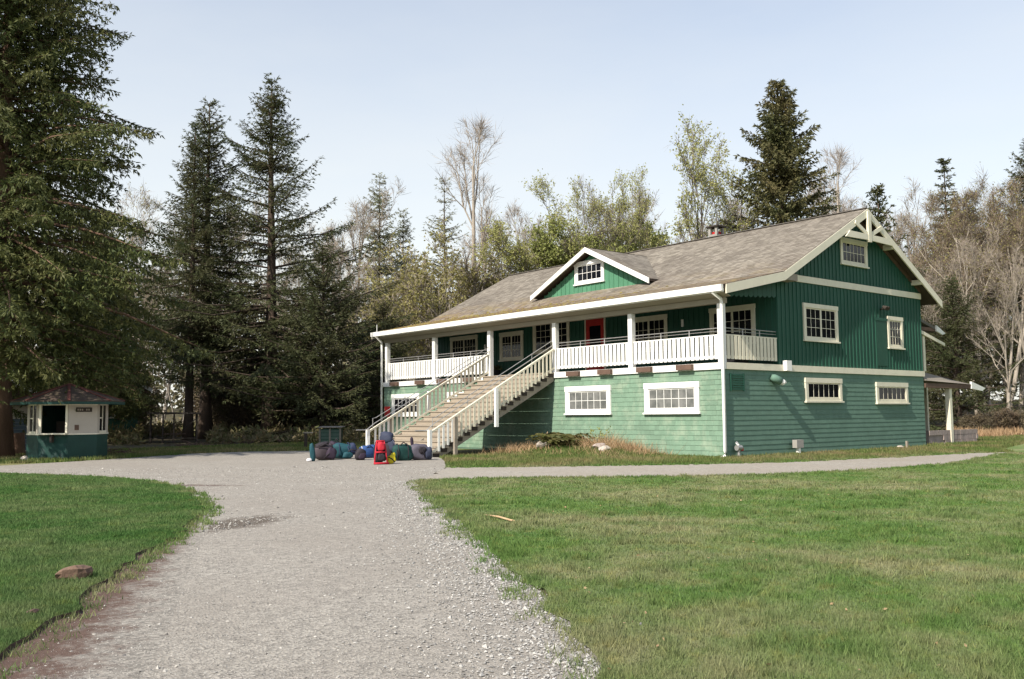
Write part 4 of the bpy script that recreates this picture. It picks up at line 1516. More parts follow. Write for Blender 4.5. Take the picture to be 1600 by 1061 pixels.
tree_at('spruce_tree', 'bushy', 600, 66, 470, 'low dark spruce directly behind the left end of the porch', rz=4.0, wide=1.15)
tree_at('hemlock_tree', 'palefir', 594, 92, 262, 'pale green hemlock rising behind the left end of the roof', rz=0.5)
tree_at('hemlock_tree', 'palefir', 628, 95, 318, 'shorter pale hemlock touching the right side of a taller pale hemlock', rz=3.1, wide=0.9)
tree_at('hemlock_tree', 'thinfir', 698, 100, 264, 'thin see-through hemlock left of the tall bare tree', rz=1.1)
tree_at('bare_tree', 'bare1', 748, 82, 155, 'tallest bare tree with upright grey limbs behind the lodge roof', rz=0.0)
tree_at('bare_tree', 'bare2', 560, 90, 290, 'pale leaning bare tree left of the pale hemlock', rz=1.9)
tree_at('bare_tree', 'bare2', 812, 98, 300, 'slim bare tree between the tallest bare tree and the budding maple', rz=4.1, wide=0.8)
tree_at('budding_tree', 'bud1', 882, 80, 268, 'round budding maple with pale leaves behind the dormer', rz=0.7)
tree_at('leafy_tree', 'fresh', 846, 76, 340, 'fresh green leafy tree low behind the roof left of the dormer peak', rz=2.0)
tree_at('budding_tree', 'dark_bud', 932, 76, 268, 'dark trunked tree with bare forking limbs right of the dormer peak', rz=3.0, wide=0.8)
tree_at('budding_tree', 'bud2', 1002, 80, 250, 'yellow green budding tree between the dark forked tree and the chimney', rz=1.2, wide=0.8)
tree_at('leafy_tree', 'fresh', 1040, 88, 355, 'small fresh green tree low behind the roof ridge left of the chimney', rz=5.0)
tree_at('budding_tree', 'bud2', 1100, 74, 203, 'many stemmed budding maple right behind the chimney', rz=3.6)
tree_at('fir_tree', 'olivefir', 1231, 72, 126, 'large olive green fir towering behind the roof ridge', rz=0.2, wide=0.95)
tree_at('bare_tree', 'bare1', 1330, 88, 212, 'pale bare tree between the olive fir and the gable peak', rz=2.2)
tree_at('fir_tree', 'smallfir', 1388, 70, 290, 'dark young fir just right of the gable peak', rz=1.4, wide=0.9)
tree_at('fir_tree', 'spire', 1494, 86, 242, 'narrow spire shaped dark fir above the brown woods', rz=0.6)
tree_at('fir_tree', 'spruce1', 1625, 70, 215, 'dark fir cut by the edge of the view beyond the meadow', rz=0.6)
tree_at('fir_tree', 'bushy', 1500, 62, 440, 'low dense dark fir behind the rear porch roofs', rz=2.4, wide=1.1)
tree_at('fir_tree', 'bushy', 1435, 66, 420, 'dark fir half hidden behind the back corner of the lodge', rz=0.4, wide=1.0)
for (px, D, yt, rz, kd) in ((1455, 84, 300, 0.3, 'bare2'), (1530, 74, 300, 1.0, 'alder'), (1562, 66, 262, 2.0, 'alder'), (1590, 72, 280, 2.8, 'alder'), (1480, 78, 340, 3.9, 'alder'),
                            (1540, 80, 330, 4.4, 'bare2'), (1640, 66, 280, 5.2, 'alder'), (1420, 92, 320, 5.9, 'bare2'), (1700, 66, 270, 0.5, 'alder'), (1510, 64, 360, 1.7, 'bare2'), (1575, 60, 380, 3.1, 'bare2')):
    tree_at('bare_tree', kd, px, D, yt, 'bare brown alder in the woods right of the lodge', 'bare alders right of the lodge', rz)
for (px, D, yt, rz, kd) in ((660, 84, 370, 0.3, 'thicket'), (700, 82, 352, 1.3, 'thicket'), (735, 88, 350, 2.3, 'thicket'), (770, 86, 372, 3.3, 'thicket'), (640, 88, 400, 4.3, 'thicket'),
                            (620, 80, 435, 0.9, 'thicket')):
    tree_at('thicket_tree', kd, px, D, yt+14, 'olive tinged many stemmed young tree in the thicket behind the left half of the roof', 'thicket behind the left half of the roof', rz, 1.15)
for (px, D, yt, rz, kd) in ((1060, 96, 300, 0.4, 'bare3'), (1150, 92, 290, 1.6, 'bare2'), (960, 98, 300, 2.7, 'bare2'), (1300, 96, 270, 3.9, 'bare2')):
    tree_at('bare_tree', kd, px, D, yt, 'thin bare tree in the row far behind the roof ridge', 'thin bare trees behind the roof ridge', rz)
for (px, D, yt, rz, kd) in ((215, 80, 330, 0.2, 'bare2'), (250, 84, 300, 1.2, 'bare3'), (350, 86, 300, 2.2, 'bare2'), (380, 90, 380, 3.2, 'bare3'), (475, 88, 360, 4.2, 'bare3'), (525, 84, 330, 5.2, 'bare2'), (120, 82, 360, 1.8, 'bare3'), (60, 78, 330, 2.8, 'bare2'), (280, 78, 420, 0.7, 'bare3'), (445, 80, 420, 5.9, 'bare2')):
    tree_at('bare_tree', kd, px, D, yt, 'bare brown tree in the shaded woods behind the tall spruces', 'bare trees behind the tall spruces', rz)
# ferny undergrowth below the conifers
ru = np.random.default_rng(91)
nu_ = 15000
pxs = ru.uniform(150, 640, nu_)
dep = ru.uniform(55, 80, nu_)
FXu = _F[None]+_R[None]*((pxs-800)/CAM_F)[:, None]-_U[None]*((648-530.5)/CAM_F)
FXu = FXu/(FXu@_FH)[:, None]
PU = CAM_P[None]+FXu*dep[:, None]
lump_ = 0.55+0.5*np.sin(pxs*0.09+dep*0.6)+0.4*np.sin(pxs*0.031+dep*1.3+1)
keep = (lump_ > 0.25) & ~((PU[:, 0] > -1) & (PU[:, 1] < 27)) & ~((pxs > 222) & (pxs < 325) & (dep < 66))
PU, hh = PU[keep], (lump_*0.75)[keep]
PU[:, 2] = np.maximum(0, terrain_h(PU[:, 0], PU[:, 1]))+hh*ru.random(len(PU))
DU = ru.normal(0, 1, (len(PU), 3))
DU[:, 2] = np.abs(DU[:, 2])+0.3
DU /= np.linalg.norm(DU, axis=1, keepdims=True)
V, F = quads_from_tufts(PU, DU, np.full(len(PU), 0.38), np.full(len(PU), 0.06), ru, 2, 0.5)
M['undergrowth'] = leaf_mat('mixed_undergrowth', (0.10, 0.13, 0.04), (0.25, 0.20, 0.11), 0.25, (0.16, 0.105, 0.06))
tag(np_obj('undergrowth', V, F, M['undergrowth']), 'brown and green undergrowth of ferns and brambles below the conifers', 'undergrowth', kind='stuff')
# unseen trees across the lawn, added so the gable windows mirror them dark
rr_ = np.random.default_rng(66)
for i in range(16):
    a_ = math.radians(-58+i*5.2)
    r_d = 74+rr_.uniform(-8, 10)
    kd = ('bushy', 'olivefir', 'alder', 'spruce2')[i % 4]
    x, y = 8+r_d*math.cos(a_), r_d*math.sin(a_)
    sc = rr_.uniform(17, 24)/PROTO_H[kd]
    plant_tree('unseen_mirrored_tree', K[kd], x, y, sc, 'unseen dark tree added far across the wide lawn for the gable windows to mirror', 'unseen trees added across the lawn', rr_.random()*6, 'tree', sc*1.25)
# brush along the edge of the woods
rb = np.random.default_rng(55)
for i, px in enumerate((205, 350, 345, 375, 445, 470, 500, 530, 556, 585, 610, 390, 190, 408, 150)):
    x, y = atd(px+rb.normal(0, 6), rb.uniform(64, 74))
    s = rb.uniform(0.7, 1.25)
    plant_tree('bush', K['brush'], x, y, s, 'brown twiggy bush at the edge of the shaded woods', 'bushes at the edge of the shaded woods', rb.random()*6, 'bush', s*1.3)
for i, px in enumerate((1535, 1560, 1585, 1605, 1625, 1640, 1512)):
    x, y = atd(px+rb.normal(0, 5), rb.uniform(56, 62))
    s = rb.uniform(0.22, 0.42)
    plant_tree('bush', K['brush'], x, y, s, 'brown twiggy bush at the far edge of the meadow right of the lodge', 'bushes at the meadow edge', rb.random()*6, 'bush', s*1.4)

# the far woods that read as one mass
rf = np.random.default_rng(77)
nb = 40000
pxs = rf.uniform(-500, 2100, nb)
dep = rf.uniform(100, 150, nb)
top_y = np.interp(pxs, [-500, 0, 250, 560, 640, 1100, 1300, 1420, 1480, 1600, 2100], [420, 430, 445, 480, 520, 520, 480, 420, 385, 365, 380])
wav = 22*np.sin(pxs*0.045)+14*np.sin(pxs*0.11+2)+rf.normal(0, 16, nb)
ztop = (648-(top_y+wav))/CAM_F*dep+1.6
zz = ztop*rf.random(nb)**0.8
FX = _F[None]+_R[None]*((pxs-800)/CAM_F)[:, None]-_U[None]*((648-530.5)/CAM_F)
FX = FX/(FX@_FH)[:, None]
PB = CAM_P[None]+FX*dep[:, None]
PB[:, 2] = zz
DD = rf.normal(0, 1, (nb, 3))
DD[:, 2] += 0.8
DD /= np.linalg.norm(DD, axis=1, keepdims=True)
V, F = quads_from_tufts(PB, DD, np.full(nb, 0.95), np.full(nb, 0.20), rf, 2, 0.6)
wood = np_obj('far_woods', V, F, M['forest'])
tag(wood, 'brown and olive mass of distant woods all along behind the trees', 'woods', kind='stuff')

# ================================================================== SMALL BUILDINGS
M['boothgreen'] = paint('shade_darkened_booth_green', (0.009, 0.046, 0.036), 0.15, 2, 0.6, bmp=0.2)  # the cedar's shade is put into this darkened green
# octagonal ticket booth
bx_, by_ = atd(107, 37.6)
booth = empty('ticket_booth', (bx_, by_, 0), 'small octagonal ticket booth, dark green below and white above, with a hipped brown roof', 'booth',
              rz=math.atan2(CAM_P[1]-by_, CAM_P[0]-bx_))
RB_ = 1.46
ang = [k*PI/4 for k in range(8)]
VT = [(RB_*math.cos(a), RB_*math.sin(a)) for a in ang]
lw = MB().prism(VT, 0.0, 0.98, 'z')
lower = lw.build('lower_wall', M['boothgreen'], booth)
MB().prism([(v[0]*1.02, v[1]*1.02) for v in VT], 0.98, 1.03, 'z').build('counter_ledge', M['cream'], booth)
M['whitewash'] = paint('shade_darkened_whitewash', (0.43, 0.385, 0.325), 0.06, 2, 0.7, bmp=0.2)  # white darkened in colour to stand for the cedar's shade
M['fadedgreen'] = paint('faded_green_panel', (0.012, 0.05, 0.04), 0.2, 2, 0.8, dirt=(0.075, 0.095, 0.095), dirt_amt=0.8)


def facet(k, name, mat, u0, u1, z0, z1, d0, d1, parent):
    """box on facet k (between corner k and k+1): u runs 0..1 along it"""
    a, b2 = Vector((*VT[k % 8], 0)), Vector((*VT[(k+1) % 8], 0))
    e = b2-a
    nrm = Vector((e.y, -e.x, 0)).normalized()
    p0, p1 = a+e*u0, a+e*u1
    vs = []
    for z in (z0, z1):
        vs += [p0+nrm*d0+Vector((0, 0, z)), p1+nrm*d0+Vector((0, 0, z)), p1+nrm*d1+Vector((0, 0, z)), p0+nrm*d1+Vector((0, 0, z))]
    return MB().add(vs, [(0, 3, 2, 1), (4, 5, 6, 7), (0, 1, 5, 4), (1, 2, 6, 5), (2, 3, 7, 6), (3, 0, 4, 7)]).build(name, mat, parent)


# corner 0 faces the camera; facets 0 (right of it when seen) ... which side is which follows the ring
for k in range(8):
    if k in (7,):        # serving hatch, on the left of the front corner
        pass
    elif k in (0,):      # white wall with the sign
        wp = facet(k, 'wall_panel', M['whitewash'], 0.0, 1.0, 1.03, 2.25, -0.06, 0.0, booth)
    elif k in (1, 6):    # narrow side windows
        facet(k, 'wall_panel', M['whitewash'], 0.0, 0.22, 1.03, 2.25, -0.06, 0.0, booth)
        facet(k, 'wall_panel', M['whitewash'], 0.78, 1.0, 1.03, 2.25, -0.06, 0.0, booth)
        fr_ = facet(k, 'window', M['cream'], 0.22, 0.78, 1.03, 1.12, -0.05, 0.03, booth)
        facet(k, 'window_head', M['cream'], 0.22, 0.78, 2.12, 2.25, -0.05, 0.03, fr_)
        facet(k, 'pane', M['glass'], 0.22, 0.78, 1.12, 2.12, -0.04, -0.02, fr_)
        facet(k, 'muntin', M['cream'], 0.48, 0.52, 1.12, 2.12, -0.019, 0.0, fr_)
        facet(k, 'muntin', M['cream'], 0.22, 0.478, 1.60, 1.64, -0.019, 0.0, fr_)
    else:
        facet(k, 'wall_panel', M['boothgreen'], 0.0, 1.0, 1.03, 2.25, -0.06, 0.0, booth)
hf = facet(7, 'hatch_frame', M['cream'], 0.02, 0.09, 1.03, 2.2, -0.05, 0.03, booth)
facet(7, 'hatch_frame', M['cream'], 0.91, 0.98, 1.03, 2.2, -0.05, 0.03, booth)
facet(7, 'hatch_head', M['cream'], 0.0, 1.0, 2.12, 2.25, -0.06, 0.04, booth)
facet(7, 'hatch_shelf', M['cream'], 0.0, 1.0, 1.0, 1.05, 0.0, 0.28, booth)
facet(7, 'shelf_bracket', M['darkwood'], 0.46, 0.54, 0.7, 1.0, 0.0, 0.2, booth)
facet(7, 'faded_panel', M['fadedgreen'], 0.05, 0.97, 0.04, 0.92, 0.0, 0.012, booth)
facet(7, 'back_counter', M['darkwood'], 0.1, 0.9, 1.03, 1.5, -1.6, -1.3, booth)
facet(0, 'top_band', M['cream'], 0.0, 1.0, 2.12, 2.25, 0.0, 0.03, booth)
sg = facet(0, 'sign', M['darkwood'], 0.25, 0.80, 1.86, 2.03, 0.0, 0.03, booth)
for q in range(6):       # letters too blurred to read in the photograph: pale strokes
    if q != 3:
        facet(0, 'lettering', M['greywood'], 0.29+q*0.075, 0.335+q*0.075, 1.91, 1.98, 0.03, 0.034, sg)
em = facet(0, 'emblem', M['brownwood'], 0.22, 0.36, 1.16, 1.36, 0.0, 0.02, booth)
# roof of eight slopes with red-brown hip caps
M['boothroof'] = paint('mossy_brown_booth_roof', (0.075, 0.052, 0.040), 0.25, 3, 0.95, dirt=(0.07, 0.075, 0.025), dirt_amt=0.7, bmp=0.6, bscale=25)
M['redcap'] = paint('shade_darkened_red_brown_cap', (0.13, 0.045, 0.036), 0.2, 3, 0.8)  # brown darkened too, for the shade below the cedar
rv = [(2.06*math.cos(a), 2.06*math.sin(a)) for a in ang]
vs = [(p[0], p[1], 2.30) for p in rv]+[(p[0], p[1], 2.24) for p in rv]+[(0, 0, 2.98)]
broof = MB().add(vs, [(k, (k+1) % 8, 16) for k in range(8)]+[(k, k+8, (k+1) % 8+8, (k+1) % 8) for k in range(8)]+[tuple(range(15, 7, -1))]).build('roof', M['boothroof'], booth)
for k in range(8):
    MB().beam((rv[k][0]*1.01, rv[k][1]*1.01, 2.31), (0, 0, 3.0), 0.11, 0.03).build('hip_cap', M['redcap'], broof)
for k in range(8):
    a, b2 = rv[k], rv[(k+1) % 8]
    MB().beam((*[c_*1.005 for c_ in a], 2.20), (*[c_*1.005 for c_ in b2], 2.20), 0.03, 0.10).build('eave_board', M['boothgreen'], broof)

# cabin behind the big cedar
cx_, cy_ = atd(30, 47)
cabin = empty('cabin', (cx_, cy_, 0), 'low cabin with white upper wall and blue grey siding behind the huge cedar', 'cabin', rz=math.atan2(CAM_P[1]-cy_, CAM_P[0]-cx_)+0.1)
M['bluesiding'] = paint('blue_grey_siding', (0.085, 0.115, 0.14), 0.1, 2, 0.7)
cw = MB().box(-4.0, 0.0, -4.8, 1.3, 0.0, 2.4).build('wall', M['whitewash'], cabin)
for k in range(9):
    piece('siding_board', M['bluesiding'], 0.002, 0.03, -4.8, 1.3, 0.05+k*0.175, 0.215+k*0.175, cw)
piece('corner_board', M['white'], 0.001, 0.05, 1.2, 1.34, 0.0, 2.4, cw)
cr = MB().prism([(-5.4, 1.75), (1.75, 1.75), (0, 2.42)][0:0] or [(-5.4, 2.3), (1.9, 2.3), (1.9, 2.42), (-1.7, 3.9), (-5.4, 2.42)], -4.6, 0.5, 'x')
cr.build('roof', M['boothroof'], cabin)
MB().beam((0.52, 1.95, 2.38), (0.52, -1.7, 3.9), 0.05, 0.2).build('barge_board', M['white'], cabin)
MB().beam((0.52, -5.45, 2.38), (0.52, -1.7, 3.9), 0.05, 0.2).build('barge_board', M['white'], cabin)

# wider green building further back, its white barge boards showing between the boughs
gx_, gy_ = atd(118, 62)
hall = empty('green_hall', (gx_, gy_, 0), 'dark green hall with white edged gable roof deep behind the ticket booth', 'hall', rz=math.atan2(CAM_P[1]-gy_, CAM_P[0]-gx_)+0.25)
MB().box(-8, 0, -4.0, 4.0, 0, 3.6).build('wall', M['board'], hall)
MB().prism([(-4.7, 3.4), (4.7, 3.4), (4.7, 3.6), (0, 6.0), (-4.7, 3.6)], -8.4, 0.5, 'x').build('roof', M['boothroof'], hall)
MB().beam((0.53, 4.75, 3.5), (0.53, 0.0, 5.95), 0.06, 0.24).build('barge_board', M['white'], hall)
MB().beam((0.53, -4.75, 3.5), (0.53, 0.0, 5.95), 0.06, 0.24).build('barge_board', M['white'], hall)
hw = MB().box(0.002, 0.06, 1.4, 2.5, 1.6, 2.7).build('window', M['white'], hall)
piece('pane', M['glass'], 0.061, 0.07, 1.5, 2.4, 1.7, 2.6, hw)

# open shelter under the spruces
sx_, sy_ = atd(272, 59.5)
sh = empty('open_shelter', (sx_, sy_, th(sx_, sy_)), 'small open shelter with dark flat roof on thin posts under the spruces', 'shelter', rz=math.atan2(CAM_P[1]-sy_, CAM_P[0]-sx_))
MB().prism([(-2.0, 2.25), (2.0, 2.25), (2.0, 2.37), (-2.0, 2.42)], -1.4, 1.4, 'x').build('roof', M['darkwood'], sh)
for (a, bb) in ((-1.2, -1.7), (-1.2, 1.7), (1.1, -1.7), (1.1, 1.7), (1.1, -0.8), (1.1, 0.0)):
    piece('post', M['darkwood'], a-0.06, a+0.06, bb-0.06, bb+0.06, -0.1, 2.25, sh)
piece('rail', M['darkwood'], 1.06, 1.14, -1.64, 1.64, 0.32, 0.42, sh)
MB().beam((1.1, 0.06, 0.45), (1.1, 1.64, 1.9), 0.06, 0.06).build('brace', M['darkwood'], sh)
piece('table', M['brownwood'], -0.4, 0.4, -0.9, 0.9, 0.66, 0.74, sh)
sh.scale = (0.8, 0.8, 0.8)

M['shedgreen'] = paint('faded_green_shed_boards', (0.10, 0.16, 0.125), 0.15, 2, 0.8)
# small slatted shed by the verge
hx, hy = atd(516, 53)
shed = empty('notice_shed', (hx, hy, 0), 'small green panelled shed with slanted grey board roof on the verge left of the stairs', 'shed', rz=math.atan2(CAM_P[1]-hy, CAM_P[0]-hx)-0.35)
MB().box(-0.45, 0.0, -0.58, 0.58, 0.08, 0.9).build('body', M['board'], shed)
for yy in (-0.6, 0.0, 0.6):
    piece('frame_post', M['greywood'], -0.02, 0.05, yy-0.05, yy+0.05, 0.0, 0.93, shed)
MB().prism([(0.16, 0.96), (0.16, 1.0), (-0.55, 1.05), (-0.55, 1.01)], -0.70, 0.70, 'y').build('roof', M['greywood'], shed)
for k in range(4):
    for y0_ in (-0.54, 0.06):
        piece('slat', M['shedgreen'], 0.001, 0.03, y0_, y0_+0.48, 0.12+k*0.19, 0.28+k*0.19, shed)

# post with a small board, and the red hydrant-like pieces by the wall
px_, py_ = atd(478, 46.5)
ps = empty('trail_post', (px_, py_, 0), 'dark wooden post with a short pale cross board beside the teal bags', 'post', rz=math.atan2(CAM_P[1]-py_, CAM_P[0]-px_))
piece('post', M['darkwood'], -0.08, 0.08, -0.08, 0.08, -0.05, 0.78, ps)
piece('cross_board', M['greywood'], -0.05, 0.05, -0.12, 0.35, 0.78, 0.84, ps)

# gas riser and electric box by the gable
gr_ = empty('gas_riser', (0.45, -0.18, 0), 'grey gas riser with red valve beside the corner downspout', 'gas riser')
MB().tube([(0, 0, -0.05), (0, 0, 0.45), (0, 0.1, 0.55)], 0.05, 8).build('pipe', M['metal'], gr_)
MB().tube([(-0.12, 0, 0.36), (0.12, 0, 0.36)], 0.10, 10).build('regulator', M['metal'], gr_)
piece('valve', M['red'], 0.10, 0.2, -0.06, 0.06, 0.25, 0.36, gr_)
eb = empty('utility_box', (4.0, -0.25, 0), 'grey utility box on a short pale pipe against the green gable wall', 'utility box')
MB().tube([(0, 0, -0.05), (0, 0, 0.26)], 0.09, 10).build('pipe', M['white'], eb)
piece('box', M['concrete'], -0.22, 0.22, -0.1, 0.1, 0.26, 0.56, eb)
sk = tag(MB().box(11.72, 11.82, -0.5, -0.42, -0.02, 0.33).build('wooden_stake', M['greywood']), 'short wooden stake in the grass by the far end of the gable wall', 'stake')


# --- rocks
M['clod'] = paint('dry_brown_earth_clod', (0.19, 0.12, 0.085), 0.4, 12, 0.95, bmp=0.9, bscale=30)
def rock(name, x, y, z, sx, sy, sz, mat, label, cat, seed, group=None):
    r = np.random.default_rng(seed)
    V, F = [], []
    nu, nv = 12, 7
    for j in range(nv+1):
        ph = -PI/2+PI*j/nv
        for i in range(nu):
            t = 2*PI*i/nu
            V.append((math.cos(ph)*math.cos(t), math.cos(ph)*math.sin(t), math.sin(ph)))
    V = np.array(V)
    for _ in range(9):
        d = r.normal(0, 1, 3)
        d /= np.linalg.norm(d)
        c_ = r.uniform(0.55, 0.85)
        dd = V@d
        over = np.clip(dd-c_, 0, None)
        V = V-over[:, None]*d*0.9
    V = V+0.06*np.sin(V[:, [1, 2, 0]]*5+r.random(3)*6)
    V = V*np.array([sx, sy, sz])
    for j in range(nv):
        for i in range(nu):
            F.append((j*nu+i, j*nu+(i+1) % nu, (j+1)*nu+(i+1) % nu, (j+1)*nu+i))
    o = np_obj(name, V, np.array(F), mat, loc=(x, y, z))
    return tag(o, label, cat, group)


rx, ry = at(824, 703)
rock('boulder', -1.75, 7.9, 0.30, 0.36, 0.34, 0.22, M['rock'], 'pale round boulder on the grassy mound near the stairs', 'rock', 5)
rock('boulder', -1.35, 4.7, 0.26, 0.30, 0.24, 0.19, M['rock'], 'bright pale rock on the mound below the right front window', 'rock', 6)
rock('boulder', -1.15, 5.15, 0.32, 0.34, 0.24, 0.17, M['stone'], 'dull pinkish rock leaning beside the bright pale rock', 'rock', 7)
rock('boulder', 11.2, -0.45, 0.06, 0.2, 0.14, 0.1, M['rock'], 'small pale stone in the grass beside the wooden stake', 'rock', 8)
cx2, cy2 = at(38, 722)
rock('boulder', cx2, cy2, 0.1, 0.16, 0.16, 0.14, M['rock'], 'small white stone on the grass in front of the ticket booth', 'rock', 9)
cx2, cy2 = at(127, 912)
rock('earth_clod', cx2-0.05, cy2+0.05, 0.085, 0.19, 0.12, 0.10, M['clod'], 'brown clod of earth lying on the left lawn', 'clod', 10)
cx2, cy2 = at(52, 968)
rock('earth_clod', cx2, cy2, 0.055, 0.06, 0.04, 0.03, M['soil'], 'tiny brown clod near the cut edge of the left lawn', 'clod', 12)
rx, ry = at(545, 768)
# stick on the lawn
a = at(757, 809)
b2 = at(800, 819)
st_ = MB().tube([(a[0], a[1], 0.045), ((a[0]+b2[0])/2+0.02, (a[1]+b2[1])/2, 0.06), (b2[0], b2[1], 0.05)], [0.013, 0.017, 0.012], 6)
st_.tube([((a[0]+b2[0])/2+0.05, (a[1]+b2[1])/2, 0.06), (b2[0]-0.02, b2[1]-0.09, 0.06)], [0.008, 0.005], 5)
M['stick'] = paint('peeled_stick', (0.48, 0.33, 0.19), 0.15, 5, 0.8)
tag(st_.build('fallen_stick', M['stick'], smooth=True), 'pale peeled stick lying on the lawn near the gravel edge', 'stick')
# stump-like reddish thing behind the booth
sx2, sy2 = atd(27, 41)
o = MB().tube([(0, 0, -0.1), (0.02, 0, 0.5), (-0.02, 0.03, 0.98)], [0.38, 0.32, 0.34], 12).build('tree_stump', M['redbark'], loc=(sx2, sy2, 0))
tag(o, 'reddish brown tree stump between the huge cedar and the ticket booth', 'stump')


# brush piles on the verge
def brush_pile(px, py, ln, hgt, label, seed):
    r = np.random.default_rng(seed)
    x, y = at(px, py)
    mb = MB()
    rd = Vector((_R[0], _R[1], 0))
    for _ in range(46):
        c_ = Vector((x, y, 0))+rd*r.normal(0, ln*0.3)+Vector((r.normal(0, 0.25), r.normal(0, 0.25), abs(r.normal(0, hgt*0.45))))
        d = Vector((r.normal(0, 1), r.normal(0, 1), r.normal(0, 0.35))).normalized()
        l = r.uniform(0.25, 0.7)
        mb.tube([c_-d*l*0.5, c_+Vector((0, 0, r.normal(0, 0.04))), c_+d*l*0.5], [0.016, 0.02, 0.008], 4)
    o = mb.build('brush_pile', M['brownwood'], fix=False)
    return tag(o, label, 'brush pile', kind='stuff')


brush_pile(172, 712, 1.7, 0.32, 'heap of broken reddish branches at the right foot of the ticket booth', 3)
brush_pile(305, 698, 2.6, 0.34, 'low heap of brown branches on the verge under the paired spruces', 4)
brush_pile(392, 694, 2.9, 0.5, 'larger heap of brown branches at the foot of the tallest spruce', 5)

# cooker under a black cover and stools on the porch
ck = empty('covered_grill', (1.6, 0.75, DECK), 'grill under a black cover on the porch behind the corner railing', 'grill')
cv = MB().prism([(-0.42, 0.0), (0.42, 0.0), (0.44, 0.75), (0.33, 1.14), (-0.33, 1.14), (-0.44, 0.75)], -0.3, 0.3, 'y')
cv.build('cover', M['black'], ck)
MB().box(-0.75, -0.44, -0.26, 0.26, 0.86, 0.92).box(0.44, 0.8, -0.26, 0.26, 0.86, 0.92).build('side_shelf', M['black'], ck)
pl = empty('plant_pot', (2.5, 16.2, DECK), 'dark pot with a little red and green plant on the porch under the square window', 'plant pot')
MB().tube([(0, 0, 0), (0, 0, 0.45)], [0.2, 0.27], 12).build('pot', M['black'], pl)
rp = np.random.default_rng(4)
Bp = rp.normal(0, 0.1, (60, 3))*np.array([1, 1, 0.4])+np.array([0, 0, 0.46])
Dp = rp.normal(0, 1, (60, 3))+np.array([0, 0, 1.2])
Dp /= np.linalg.norm(Dp, axis=1, keepdims=True)
V, F = quads_from_tufts(Bp, Dp, np.full(60, 0.25), np.full(60, 0.05), rp, 2, 0.4)
np_obj('foliage', V, F, M['fern'], pl)
tb = empty('porch_stool', (2.4, 17.2, DECK), 'dark stool on the porch left of the plant pot', 'stool')
MB().tube([(0, 0, 0.55), (0, 0, 0.62)], 0.22, 12).build('seat', M['black'], tb)
for k in range(4):
    a_ = PI/4+k*PI/2
    MB().tube([(0.22*math.cos(a_), 0.22*math.sin(a_), 0), (0.13*math.cos(a_), 0.13*math.sin(a_), 0.55)], 0.02, 6).build('leg', M['black'], tb)


# ================================================================== LUGGAGE
def lump(name, mat, parent, c, size, rot=(0, 0, 0), p=0.72, seed=0, amp=0.085, nu=24, nv=15):
    """soft stuffed shape: a superellipsoid with creases"""
    r = np.random.default_rng(seed)
    V, F = [], []

    def sp(v, e):
        return np.sign(v)*np.abs(v)**e
    for j in range(nv+1):
        ph = -PI/2+PI*j/nv
        for i in range(nu):
            t = 2*PI*i/nu
            V.append((sp(math.cos(ph), p)*sp(math.cos(t), p), sp(math.cos(ph), p)*sp(math.sin(t), p), sp(math.sin(ph), p)))
    V = np.array(V)
    k1, k2 = r.normal(0, 2.6, (3, 3)), r.normal(0, 7.5, (3, 3))
    ofs = r.random(6)*6
    V = V*(1+amp*np.sin(V@k1+ofs[:3]).sum(1, keepdims=True)*0.6+amp*0.5*np.sin(V@k2+ofs[3:]).sum(1, keepdims=True)*0.6)
    V = V*np.array(size)/2
    for j in range(nv):
        for i in range(nu):
            F.append((j*nu+i, j*nu+(i+1) % nu, (j+1)*nu+(i+1) % nu, (j+1)*nu+i))
    o = np_obj(name, V, np.array(F), mat, parent, smooth=True, loc=c)
    o.rotation_euler = rot
    return o


def strap(name, mat, parent, pts, r=0.02):
    return MB().tube(pts, r, 5).build(name, mat, parent, smooth=True)


def cloth(name, col):
    return paint(name, col, 0.15, 6, 0.75, bmp=0.35, bscale=45)


C_ = {k: cloth(k+'_cloth', v) for k, v in dict(teal=(0.010, 0.062, 0.078), purple=(0.06, 0.045, 0.052), darkpurple=(0.035, 0.022, 0.04), blue=(0.028, 0.075, 0.22), charcoal=(0.025, 0.02, 0.025), red=(0.48, 0.018, 0.035),
                                            slate=(0.035, 0.042, 0.075), yellow=(0.62, 0.50, 0.02), green=(0.008, 0.048, 0.042), greypurple=(0.10, 0.09, 0.115), white=(0.6, 0.6, 0.62), navy=(0.02, 0.03, 0.07)).items()}
FACE = math.atan2(CAM_P[1]-6.0, CAM_P[0]+9.0)        # towards the camera


def bag_at(px, py, name, label, cat='backpack', rz=0.0):
    x, y = at(px, py)
    rz += 0.35*math.sin(px*1.7)
    e_ = empty(name, (x, y, 0.0), label, cat, 'luggage heaped before the stairs', FACE+PI/2+rz)
    e_.scale = (0.95, 0.95, 1.2)
    return e_


# local axes of a bag: +x towards the right in the photo, -y towards the camera ... (rotated by FACE)
t = bag_at(507, 719, 'backpack', 'mauve and black backpack lying leftmost in the luggage row')
lump('body', C_['purple'], t, (0.0, 0, 0.22), (0.85, 0.45, 0.46), (0, 0.1, 0.1), seed=1)
lump('pocket', C_['darkpurple'], t, (0.22, -0.22, 0.2), (0.36, 0.22, 0.34), (0, 0.3, 0), seed=2)
lump('lid', C_['charcoal'], t, (-0.12, 0.0, 0.47), (0.5, 0.4, 0.16), (0, -0.2, 0), seed=3)
strap('strap', C_['charcoal'], t, [(-0.3, -0.2, 0.4), (-0.05, -0.3, 0.5), (0.25, -0.25, 0.42), (0.4, -0.2, 0.15)])
strap('strap', C_['charcoal'], t, [(-0.1, -0.24, 0.05), (0.1, -0.33, 0.2), (0.35, -0.25, 0.35)])
t = bag_at(488, 721, 'dry_bag', 'thin teal roll standing at the left end of the luggage row', 'bag')
